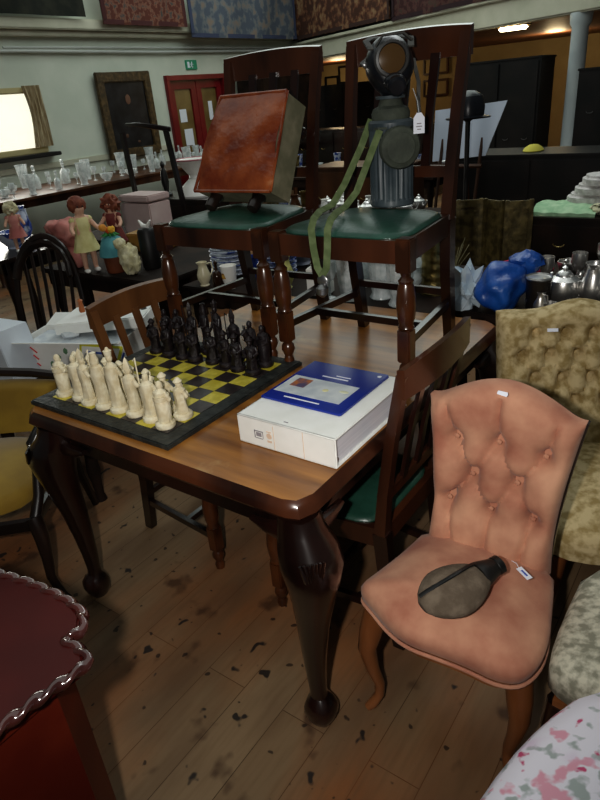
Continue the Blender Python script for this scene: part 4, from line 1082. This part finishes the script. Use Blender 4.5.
# silver plate on the table behind the beige chair
z = .7205
SI0 = [('teapot', pot, .12, 1.95, 1.15, 'round silver teapot with the brightest glint, front row'), ('coffee_pot', jug, .235, 1.95, 1.15, 'tall silver jug between the two front teapots'),
      ('teapot', pot, .33, 1.92, 1.05, 'silver teapot in the front row, further from the blue bag'), ('sugar_bowl', bowl, .22, 1.78, .8, 'small silver bowl at the very front of the silver table'),
      ('candlestick', goblet, .0, 2.12, 1.2, 'silver goblet behind the blue bag, second row'), ('candlestick', goblet, .12, 2.2, 1.25, 'silver goblet behind the glinting teapot'), ('candlestick', goblet, .22, 2.14, 1.1, 'silver goblet between the two silver teapots, second row'),
      ('entree_dish', bowl, .38, 2.15, 1.35, 'wide silver bowl in the second row'), ('coffee_pot', jug, .5, 1.95, 1.1, 'silver jug near the wide bowl'), ('teapot', pot, .52, 2.28, 1.1, 'silver teapot in the back row'),
      ('sugar_bowl', bowl, .05, 2.38, .9, 'small silver bowl in the back row'), ('candlestick', goblet, .3, 2.4, 1.2, 'silver goblet in the back row below the mint cloth'), ('candlestick', goblet, .18, 2.42, 1.2, 'silver goblet in the back row, beside the small bowl'),
      ('cream_jug', jug, .35, 1.74, .7, 'small silver cream jug at the front edge'), ('cream_jug', jug, .08, 1.76, .65, 'small silver cream jug in front of the glinting teapot'), ('tray', plate, .62, 2.05, 1.6, 'flat silver salver lying on the silver table'), ('coffee_pot', jug, .42, 2.42, 1.1, 'tall silver jug in the back row')]
for i, (n_, fn_, x, y, sc, lab) in enumerate(SI0):
    ware(n_, fn_, SILV, n_.replace('_', ' '), lab, (x, y - .16, z), i * 1.3, sc * .8, 'silver plate on the table')
rnd = random.Random(12)
for i in range(22):
    n_, fn_, sc = rnd.choice([('silver_goblet', goblet, .6), ('silver_cup', cup, .7), ('silver_cruet', decanter, .42)])
    w_ = {'silver_goblet': 'small silver goblet', 'silver_cup': 'small silver cup with a handle', 'silver_cruet': 'small silver cruet with a stopper'}[n_]
    ware(n_, fn_, SILV, n_.split('_')[1], w_ + ' crowded among the silver plate', (.05 + .085 * (i % 8) + rnd.uniform(-.02, .02), 1.62 + .24 * (i // 8) + rnd.uniform(-.03, .03), z), i, sc, w_ + 's on the silver table')
t = thing('tankard', 'dark pewter beaker with a bright rim beside the blue bag', 'beaker', (.06, 1.63, z))
b = B(); lathe(b, [(.042, 0), (.045, .01), (.05, .15), (.046, .15), (.04, .02), (0, .02)], 22); obj('body', b, M('dark_pewter', (.06, .05, .045), rough=.3, metal=.7), parent=t)
b = B(); lathe(b, [(.05, .146), (.054, .152), (.05, .158), (.046, .152)], 22); obj('rim', b, SILV, parent=t)

# blue bag, white paper, crimson cloth
b = B(); ball(b, (0, 0, .10), (.10, .14, .10), 4, jit=.25, f=1.8)
for v in b.verts: v.co.z = max(v.co.z, 0.0)
ball(b, (.05, .14, .17), (.07, .09, .05), 3, jit=.4, f=3)
tag(obj('plastic_bag', b, BLUB, loc=(-.09, 1.625, .7205), ang=70), 'crumpled bright blue plastic bag at the corner of the silver table', 'bag')
b = B(); ball(b, (0, 0, .08), (.07, .06, .10), 3, jit=.8, f=2.5)
for v in b.verts: v.co.z = max(v.co.z, 0.0)
tag(obj('crumpled_paper', b, M('pale_tissue', (.42, .52, .60), (.6, .68, .74), 10, .8), loc=(-.235, 1.59, .7205), ang=25), 'crumpled pale blue-white tissue paper beside the blue bag', 'paper')
b = B(); ball(b, (0, 0, .03), (.12, .07, .045), 3, jit=.3)
for v in b.verts: v.co.z = max(v.co.z, 0.0)
tag(obj('folded_cloth', b, CRIM, loc=(-.15, 2.22, .7205)), 'folded crimson cloth behind the blue bag', 'cloth')
t = thing('dried_grass', 'tuft of pale dried stems behind the blue bag', 'plant', (-.43, 1.92, .7105))
b = B(); rnd = random.Random(3)
for k in range(14):
    a = rnd.uniform(0, 6.3); r = rnd.uniform(.02, .09); hh = rnd.uniform(.14, .24)
    sweep(b, [(0, 0, 0), (r * .4 * math.cos(a), r * .4 * math.sin(a), hh * .6), (r * math.cos(a), r * math.sin(a), hh)], [.002, .002, .0012], 4)
obj('stems', b, M('straw', (.4, .36, .2), rough=.8), parent=t)

# mint cloth and white lace linens on the chest
b = B(); R = []
for j in range(9):
    y = -.16 + .32 * j / 8; R.append([V((-.19 + .38 * i / 18, y, .012 + .05 * (1 - (abs(y) / .17) ** 3) + .003 * math.sin(i * 1.3 + j))) for i in range(19)])
R0 = [[V((p.x, p.y, 0)) for p in R[0]]]; R1 = [[V((p.x, p.y, 0)) for p in R[-1]]]
rings(b, R0 + R + R1, close=False)
tag(obj('folded_blanket', b, MINT, loc=(-.27, 3.45, .7905)), 'folded mint-green cloth on top of the dark chest of drawers', 'cloth')
for i in range(4):
    b = B(); w = .21 - i * .02
    prism(b, smooth_outline([(-w, -.14), (w, -.15), (w * .95, .14), (-w * .97, .13)], 2), 0, .055, bev=.02, seg=3)
    tag(obj('lace_linen', b, M('white_lace_%d' % i, (.50, .48, .46), (.74, .72, .70), 30, .9, bump=.6), loc=(-.14 + .02 * i, 3.55, .7905 + i * .0555), rot=(0, 0, .1 * i)), ['lowest', 'second', 'third', 'topmost'][i] + ' bundle of white lace linen stacked on the dark chest of drawers', 'linen', 'white lace linens stacked on the chest')
b = B(); ball(b, (0, 0, .03), (.08, .06, .035), 3, jit=.3)
tag(obj('patterned_scarf', b, M('cream_black_print', (.05, .05, .04), (.68, .66, .45), 22, .8, lo=.38, hi=.48), loc=(-.05, 3.36, .80)), 'crumpled cream cloth with black print beside the mint cloth', 'cloth')

# white sheet of card, black vase, yellow cap
t = thing('card_sheet', 'large blank white card on a low wooden easel behind the tall chair back', 'card', (-1.33, 4.22, FZ), 0)
b = B(); prism(b, [(-.30, 1.06), (.16, 1.10), (.30, 1.50), (-.30, 1.46)], -.004, .004, RO(PI / 2 - .12, 'X')); obj('sheet', b, M('cool_white_card', (.58, .64, .74), (.62, .68, .78), 3, .6), parent=t)
b = B()
for x in (-.22, .12): sweep(b, [(x, -.16, 0), (x, .11, 1.06), (x, .19, 1.35)], .014, 6)
sweep(b, [(-.3, .0, 1.03), (.18, .0, 1.03)], .018, 6); sweep(b, [(-.05, .5, 0), (-.05, .19, 1.3)], .014, 6)
obj('easel', b, MIDW, parent=t)
t = thing('bowler_hat', 'round black hat on a dark stand in front of the black wardrobe', 'hat', (-1.16, 3.92, FZ))
b = B(); lathe(b, [(.14, 0), (.14, .03), (.02, .06), (.018, 1.38), (.05, 1.40)], 14); obj('stand', b, BLACKM, parent=t)
b = B(); lathe(b, [(.16, 1.40), (.165, 1.41), (.115, 1.42), (.12, 1.48), (.10, 1.55), (.05, 1.585), (0, 1.59)], 22); obj('hat', b, RUB, parent=t)
b = B(); lathe(b, [(.085, 0), (.09, .008), (.07, .035), (.035, .055), (0, .06)], 20); 
for v in b.verts: v.co.y *= 1.3
tag(obj('cap', b, YFELT, loc=(-1.02, 5.15, .9905)), 'pale yellow cap lying on the long black cabinet', 'cap')

# ------------------------------------------------------------------ dolls and things on the doll table
def doll(name, label, loc, rz, H_, skin, hair, dress, hairstyle, shoe=CHINA, arm=1):
    t = thing(name, label, 'doll', loc, rz)
    me = bpy.data.meshes.new('body')
    k = H_ / .45
    vs = [(0, 0, .21), (0, 0, .27), (0, 0, .325), (0, -.002, .35), (0, -.004, .375), (0, -.002, .415),
          (.045, 0, .325), (.075, -.02 * arm, .275), (.085, -.07 * arm, .25), (-.045, 0, .325), (-.075, -.02 * arm, .275), (-.085, -.07 * arm, .25),
          (.030, 0, .19), (.032, -.004, .11), (.032, 0, .025), (.034, -.03, .012), (-.030, 0, .19), (-.032, -.004, .11), (-.032, 0, .025), (-.034, -.03, .012)]
    ed = [(0, 1), (1, 2), (2, 3), (3, 4), (4, 5), (2, 6), (6, 7), (7, 8), (2, 9), (9, 10), (10, 11), (0, 12), (12, 13), (13, 14), (14, 15), (0, 16), (16, 17), (17, 18), (18, 19)]
    rd = [.045, .04, .04, .018, .042, .038, .018, .015, .012, .018, .015, .012, .026, .020, .014, .012, .026, .020, .014, .012]
    me.from_pydata([V(v) * k for v in vs], ed, [])
    o = bpy.data.objects.new('body', me); COL.objects.link(o); o.parent = t
    sk = o.modifiers.new('skin', 'SKIN'); sub = o.modifiers.new('sub', 'SUBSURF'); sub.levels = sub.render_levels = 2
    for i, r in enumerate(rd): me.skin_vertices[0].data[i].radius = (r * k, r * k)
    me.skin_vertices[0].data[0].use_root = True
    me.materials.append(skin)
    b = B()
    for s in (-1, 1): ball(b, (s * .016 * k, -.040 * k, .40 * k), (.005 * k, .003 * k, .006 * k), 1)
    obj('eyes', b, BLACKM, parent=t)
    b = B()
    if hairstyle == 'bob': ball(b, (0, .010 * k, .408 * k), (.056 * k, .050 * k, .052 * k), 3, jit=.15)
    else: ball(b, (0, .012 * k, .40 * k), (.066 * k, .055 * k, .062 * k), 3, jit=.5, f=3)
    obj('hair', b, hair, parent=t)
    b = B(); n = 28; R = []
    for r, z in [(.040, .335), (.050, .32), (.052, .28), (.048, .25), (.062, .20), (.078, .15), (.084, .135), (.078, .135), (.05, .2)]:
        R.append([V((k * r * (1 + (.06 if z < .22 else .0) * math.cos(9 * 2 * PI * i / n)) * math.cos(2 * PI * i / n), k * .8 * r * math.sin(2 * PI * i / n), k * z)) for i in range(n)])
    rings(b, R)
    for s in (-1, 1): ball(b, (s * .050 * k, 0, .318 * k), (.024 * k, .022 * k, .022 * k), 2)
    obj('dress', b, dress, parent=t)
    for s in (-1, 1):
        b = B(); ball(b, (s * .033 * k, -.014 * k, .014 * k), (.018 * k, .034 * k, .015 * k), 2); obj('shoe', b, shoe, parent=t)
    return t
DZ = .7505
doll('doll', 'standing doll with short auburn hair, pale yellow dress and white shoes', (-2.53, 1.375, DZ), math.radians(75), .44, SKIN, HAIR, DRESS, 'bob')
doll('doll', 'doll with bushy brown curls and a dark red dress behind the yellow-dressed doll', (-2.60, 1.66, DZ), math.radians(20), .40, SKIN, HAIR, M('dark_red_cotton', (.14, .02, .02), (.2, .05, .04), 12, .8), 'curl')
t = thing('bucket', 'brown wooden tub with a teal cloth and bright flowers next to the dolls', 'tub', (-2.37, 1.44, DZ))
b = B(); lathe(b, [(.058, 0), (.062, .01), (.072, .13), (.066, .13), (0, .12)], 18); obj('tub', b, M('red_brown_wood', (.12, .035, .014), (.2, .06, .025), 6, .5), parent=t)
b = B(); n = 28; R = []
for r, z in ((.03, .215), (.055, .20), (.08, .14), (.088, .10)): R.append([V((r * (1 + .08 * math.cos(7 * 2 * PI * i / n)) * math.cos(2 * PI * i / n), r * math.sin(2 * PI * i / n), z)) for i in range(n)])
rings(b, R, cap1=False); obj('cloth', b, TEAL, parent=t)
for k, (c_, dx, dy) in enumerate([((.7, .12, .03), 0, 0), ((.75, .42, .04), .035, -.01), ((.7, .3, .05), -.015, -.03)]):
    b = B(); ball(b, (dx, dy, .245 + .01 * k), (.025, .022, .020), 2, jit=.5, f=5); obj('flower', b, M('petal_%d' % k, c_, rough=.7), parent=t)
b = B()
for k in range(8): a = k * .8; sweep(b, [(0, 0, .20), (.03 * math.cos(a), .03 * math.sin(a), .225), (.055 * math.cos(a), .055 * math.sin(a), .215)], [.006, .010, .002], 6)
obj('leaves', b, M('leaf_green', (.03, .2, .05), (.06, .32, .10), 10, .7), parent=t)
b = B(); ball(b, (0, 0, .085), (.065, .05, .09), 4, jit=.4, f=3); ball(b, (-.04, -.02, .18), (.035, .035, .035), 3, jit=.3)
for v in b.verts: v.co.z = max(v.co.z, 0)
tag(obj('plush_dog', b, PLUSH, loc=(-2.21, 1.42, DZ), ang=80), 'slumped cream plush toy right of the wooden tub', 'toy')
b = B(); sweep(b, [(-.05, 0, .04), (-.02, 0, .01), (.02, 0, .01), (.05, 0, .045)], [.006, .014, .014, .005], 8)
tag(obj('porcelain_boat', b, CHINA, loc=(-2.20, 1.57, DZ + .24)), 'small white crescent-shaped ornament above the plush toy', 'ornament')
b = B(); lathe(b, [(.05, 0), (.055, .01), (.055, .22), (.045, .235), (0, .235)], 16)
tag(obj('black_tin', b, BLACKM, loc=(-2.20, 1.57, DZ)), 'dark round tin under the crescent-shaped ornament', 'tin')
b = B(); ball(b, (0, 0, .22), (.12, .09, .085), 4, jit=.35, f=2); ball(b, (-.11, -.02, .245), (.06, .06, .05), 3, jit=.3); ball(b, (0, 0, .07), (.07, .06, .09), 3)
for v in b.verts: v.co.z = max(v.co.z, 0)
tag(obj('plush_bear', b, ROSE, loc=(-2.74, 1.42, DZ), ang=80), 'dusty-pink plush toy slumped behind the dark slatted chair', 'toy')
b = B(); box(b, (0, 0, .06), (.3, .2, .12), bev=.01)
tag(obj('cash_box', b, M('ochre_box', (.30, .16, .03), (.38, .22, .05), 4, .6), loc=(-2.62, 1.96, DZ), rot=(0, 0, .2)), 'ochre card box behind the brown-haired doll', 'box')

# dark slatted hoop-back chair left of the dolls
hb = thing('windsor_chair', 'black-stained hoop-back chair with thin spindles in front of the pink plush toy', 'chair', (-2.62, .99, FZ), math.radians(30))
b = B(); cushion(b, smooth_outline([(-.21, -.2), (.21, -.2), (.19, .2), (-.19, .2)], 2), .43, .46, .01, edge=.015); obj('seat', b, EBON, parent=hb)
b = B(); sweep(b, [(.21 * math.cos(a) * (1.0), .19 + .10 * math.sin(a), .47 + .56 * math.sin(a) ** .6) for a in [PI * k / 16 for k in range(17)]], (.02, .014), 8); sweep(b, [(.17 * math.cos(a), .19 + .09 * math.sin(a), .80 + .19 * math.sin(a)) for a in [PI * k / 8 for k in range(9)]], (.018, .03), 8); obj('back_hoop', b, EBON, parent=hb)
for k in range(6):
    x = (k - 2.5) * .055; b = B(); sweep(b, [(x * .9, .19, .46), (x, .25, .75), (x, .275, .96)], (.012, .006), 6); obj('spindle', b, EBON, parent=hb)
for sx in (-1, 1):
    for sy in (-1, 1): b = B(); sweep(b, [(sx * .17, sy * .16, .44), (sx * .2, sy * .2, .0)], [.018, .014], 8); obj('leg', b, EBON, parent=hb)
b = B(); sweep(b, [(-.185, 0, .2), (.185, 0, .2)], .01, 8)
for s in (-1, 1): sweep(b, [(s * .186, -.18, .2), (s * .186, .18, .2)], .01, 8)
obj('stretcher', b, EBON, parent=hb)
# rounded black armchair further left, pink-armed doll on it
sp = thing('tub_chair', 'black round-backed tub chair at the edge of the view beside the slatted chair', 'chair', (-3.38, .80, FZ), math.radians(40))
b = B(); cushion(b, smooth_outline([(-.26, -.25), (.26, -.25), (.25, .22), (-.25, .22)], 2), .30, .44, .03, edge=.04); obj('seat', b, BLKL, parent=sp)
b = B(); R = []
for z, k in ((.30, 1.0), (.60, 1.04), (.78, 1.08), (.85, 1.04), (.85, .92), (.60, .86), (.40, .86)):
    R.append([V((.30 * k * math.cos(a), -.02 + .30 * k * math.sin(a), z - (.14 * (1 - math.sin(a)) if z > .5 else 0))) for a in [-.15 + (PI + .3) * i / 20 for i in range(21)]])
vs = rings(b, R + [R[0]], close=False); obj('backrest', b, BLKL, parent=sp, ang=60)
for sx in (-1, 1):
    for sy in (-1, 1): b = B(); sweep(b, [(sx * .2, sy * .18, .31), (sx * .22, sy * .2, 0)], [.02, .015], 8); obj('leg', b, BLACKM, parent=sp)
doll('doll', 'doll in a pink dress on the narrow dark table beside the blue and white bowl', (-3.55, 1.55, DZ + .02), math.radians(60), .34, SKIN, PLUSH, ROSE, 'curl')
plain_table('side_table', 'narrow dark table behind the black tub chair', -4.3, -3.42, 1.3, 2.0, DZ + .02, EBON)
ware('blue_bowl', bowl, BLUCH, 'bowl', 'blue and white bowl on the narrow dark table at the edge of the view', (-3.75, 1.62, DZ + .0205), 0, 1.2)
ware('blue_jug', jug, BLUCH, 'jug', 'blue and white jug on the narrow dark table', (-3.92, 1.82, DZ + .0205), 0, 1.3)
ware('glass_tray', plate, GLASS, 'tray', 'clear glass dish near the slatted chair on the narrow dark table', (-3.6, 1.86, DZ + .0205), 0, 1.2)

# pink box, basins, stand, statuette
t = thing('vanity_box', 'pale pink box with a dark line under its lid standing behind the dolls', 'box', (-3.15, 2.42, .7205), .0)
b = B(); box(b, (0, 0, .13), (.33, .22, .26), bev=.008); obj('body', b, PNKW, parent=t)
b = B(); box(b, (0, 0, .295), (.34, .23, .05), bev=.01); obj('lid', b, PNKW, parent=t)
b = B(); R = [[V((rr * (1 + .03 * q * math.cos(10 * 2 * PI * i / 40)) * math.cos(2 * PI * i / 40), rr * (1 + .03 * q * math.cos(10 * 2 * PI * i / 40)) * math.sin(2 * PI * i / 40), zz)) for i in range(40)] for rr, zz, q in [(.07, 0, 0), (.065, .02, 0), (.12, .09, 0), (.17, .15, 1), (.155, .15, 1), (.1, .08, 0), (.01, .04, 0)]]
t = thing('wash_basin', 'pale china basin with a pink scalloped rim standing on the upturned white basin', 'basin', (-3.30, 3.18, 1.051))
rings(b, R); obj('bowl', b, CHINA, parent=t)
b = B(); sweep(b, [(.165 * (1 + .03 * math.cos(10 * 2 * PI * i / 60)) * math.cos(2 * PI * i / 60), .165 * (1 + .03 * math.cos(10 * 2 * PI * i / 60)) * math.sin(2 * PI * i / 60), .15) for i in range(61)], .007, 6); obj('pink_rim', b, M('pink_glaze', (.45, .16, .18), rough=.3), parent=t)
b = B(); lathe(b, [(.18, 0), (.185, .015), (.15, .09), (.09, .14), (.07, .15), (0, .15)], 28)
tag(obj('basin', b, CHINA, loc=(-3.28, 3.18, .9005)), 'plain white china basin turned upside down under the pink-rimmed one', 'basin')
t = thing('clothes_stand', 'thin dark wooden stand with two uprights and a curved top rail before the portrait', 'stand', (-3.40, 2.80, FZ))
for s, lean_ in ((-1, .04), (1, .06)):
    b = B(); sweep(b, [(s * .28 + lean_, 0, 0), (s * .28, 0, .9), (s * .27 - lean_, .0, 1.50)], (.018, .015), sq=True); obj('upright', b, MAH, parent=t)
b = B(); sweep(b, [(-.22, -.02, 1.56), (-.05, -.04, 1.555), (.12, -.03, 1.53), (.26, 0, 1.505)], [(.010, .012), (.014, .018), (.014, .020), (.012, .018)], 8); obj('rail', b, MAH, parent=t)
b = B(); sweep(b, [(-.28, 0, .5), (.28, 0, .5)], .012, 8); obj('rail', b, MAH, parent=t)
b = B(); lathe(b, [(.05, 0), (.05, .02), (.02, .04), (.035, .12), (.03, .2), (.012, .24), (.022, .27), (0, .30)], 12)
tag(obj('statuette', b, BLACKM, loc=(-3.62, 3.1, .9005)), 'small black statuette beside the pink-rimmed basin', 'statuette')

# cartons on the low table
LZ = .4605
t = thing('carton', 'open white carton printed in red and green standing on the low table', 'box', (-1.94, .80, LZ), math.radians(22))
b = B(); w, d, h = .56, .26, .17
for s in (-1, 1): box(b, (0, s * (d / 2), h / 2), (w, .005, h)); box(b, (s * (w / 2), 0, h / 2), (.005, d, h))
box(b, (0, 0, .003), (w, d, .005)); obj('box', b, WHITE, parent=t)
for s in (-1, 1):
    b = B(); prism(b, [(-w / 2, 0), (w / 2, 0), (w / 2 - .02, .09), (-w / 2 + .02, .09)], -.002, .002, TR(0, s * d / 2, h) @ RO((.5 if s > 0 else PI - .35), 'X')); obj('flap', b, WHITE, parent=t)
b = B(); y = -d / 2 - .0035
for k in range(3): sweep(b, [(-.24, y, .13 - k * .035), (-.20, y, .15 - k * .035), (-.17, y, .12 - k * .035)], (.007, .002), 6)
obj('red_print', b, INKR, parent=t)
for k in range(5):
    b = B(); ball(b, (-.10 + k * .045, y, .06 + .035 * (k % 3)), (.014, .002, .018), 1); obj('green_print', b, INKG, parent=t)
b = B(); box(b, (0, .0, h - .03), (w - .06, d - .06, .03)); ball(b, (-.05, 0, h + .0), (.05, .05, .025), 2, jit=.3); obj('contents', b, PAPER, parent=t)
t = thing('folder', 'white folder edged in yellow with blue lines leaning against the open carton', 'folder', (-1.68, .685, LZ), math.radians(14), rot=(-.35, 0, math.radians(14)))
b = B(); box(b, (0, 0, .09), (.25, .02, .18), bev=.003); obj('cover', b, WHITE, parent=t)
b = B(); box(b, (0, -.0105, .174), (.25, .002, .012)); box(b, (-.119, -.0105, .09), (.012, .002, .18)); sweep(b, [(.07, -.011, .005), (.12, -.011, .17)], (.008, .001), sq=True); obj('yellow_band', b, INKY, parent=t)
b = B(); box(b, (-.03, -.0105, .14), (.12, .002, .010)); box(b, (-.05, -.0105, .08), (.08, .002, .006)); sweep(b, [(.088, -.0112, .005), (.135, -.0112, .15)], (.005, .001), sq=True); obj('blue_print', b, INKB, parent=t)
b = B(); lathe(b, [(.012, 0), (.012, .002)], 12, TR(.045, -.011, .10) @ RO(PI / 2, 'X')); obj('finger_hole', b, BLACKM, parent=t)
t = thing('box_file', 'large white box file with two dark finger holes lying across the open carton', 'box', (-1.88, .95, LZ + .19), math.radians(28), rot=(.04, -.05, math.radians(28)))
b = B(); prism(b, [(-.24, -.12), (.24, -.12), (.23, .13), (-.23, .13)], 0, .055, bev=.006); obj('box', b, WHITE, parent=t)
b = B(); lathe(b, [(.018, 0), (.018, .003)], 14, TR(-.02, -.121, .028) @ RO(PI / 2, 'X')); lathe(b, [(.015, 0), (.015, .002)], 14, TR(.2, 0, .055)); obj('finger_hole', b, BLACKM, parent=t)
b = B(); lathe(b, [(.014, 0), (.016, .01), (.010, .05), (.014, .06), (0, .07)], 10); tag(obj('figurine', b, M('ginger_glaze', (.4, .12, .03), rough=.4), loc=(-1.99, .88, .715)), 'tiny ginger figurine on top of the white box file', 'figurine')
t = thing('storage_box', 'white card box with a round dark hole beyond the yellow armchair', 'box', (-2.19, .52, LZ), .1)
b = B(); prism(b, [(-.17, 0), (.15, 0), (.10, .27), (-.15, .27)], -.1, .08, RO(PI / 2, 'X'), bev=.004); obj('box', b, M('cool_white_board', (.55, .60, .66), (.62, .67, .72), 5, .6), parent=t)
b = B(); lathe(b, [(.016, 0), (.016, .003)], 14, TR(.04, -.081, .15) @ RO(PI / 2, 'X')); obj('finger_hole', b, BLACKM, parent=t)

# gallery lamp
t = thing('ceiling_lamp', 'lit yellow ceiling light under the gallery', 'lamp', (-2.38, 8.53, 2.22))
b = B(); box(b, (0, 0, -.015), (.42, .2, .03), bev=.006); obj('base', b, OCHRE, parent=t)
b = B(); box(b, (0, 0, -.05), (.36, .14, .05), bev=.02); obj('diffuser', b, WARM, parent=t)

# ------------------------------------------------------------------ light
def light(name, typ, loc, e, col, size=None, rot=None, tgt=None, **k):
    l = bpy.data.lights.new(name, typ); l.energy = e; l.color = col
    if typ == 'AREA': l.shape = 'RECTANGLE'; l.size, l.size_y = size
    elif size is not None: l.shadow_soft_size = size
    o = bpy.data.objects.new(name, l); COL.objects.link(o); o.location = loc
    if tgt: o.rotation_euler = (V(tgt) - V(loc)).to_track_quat('-Z', 'Y').to_euler()
    for a, v in k.items(): setattr(l, a, v)
    return o
FL = CAM - R_ * .15 + U_ * .02
light('flash', 'SPOT', FL, 82, (1, .97, .92), .025, tgt=FL + F_ * 2 + V((0, 0, .15)), spot_size=math.radians(105), spot_blend=.9)
light('hall_light', 'AREA', (-1.5, 1.5, 4.3), 50, (.93, 1, .96), (6, 6), tgt=(-1.5, 1.5, 0))
light('hall_light_far', 'AREA', (-4.8, 7.0, 4.3), 165, (.9, 1, .94), (5, 7), tgt=(-5.5, 7, 0))
light('table_fill', 'AREA', (-.9, 3.2, 3.6), 22, (.95, 1, 1), (2.5, 1.0), tgt=(-1.0, 1.8, .7))
light('window_light', 'AREA', (-7.2, 3.6, 1.65), 26, (1, .98, .9), (1.9, .7), tgt=(0, 2.0, .9))
light('gallery_lamp', 'POINT', (-2.75, 11.9, 2.05), 28, (1, .78, .45), .15)
light('gallery_lamp_far', 'POINT', (-7.5, 12.4, 2.0), 30, (1, .78, .45), .2)
w = bpy.data.worlds.new('world'); SC.world = w; w.use_nodes = True
w.node_tree.nodes['Background'].inputs[0].default_value = (.75, .85, .85, 1); w.node_tree.nodes['Background'].inputs[1].default_value = .055
SC.view_settings.view_transform = 'Standard'; SC.view_settings.look = 'Medium High Contrast'; SC.view_settings.exposure = 0
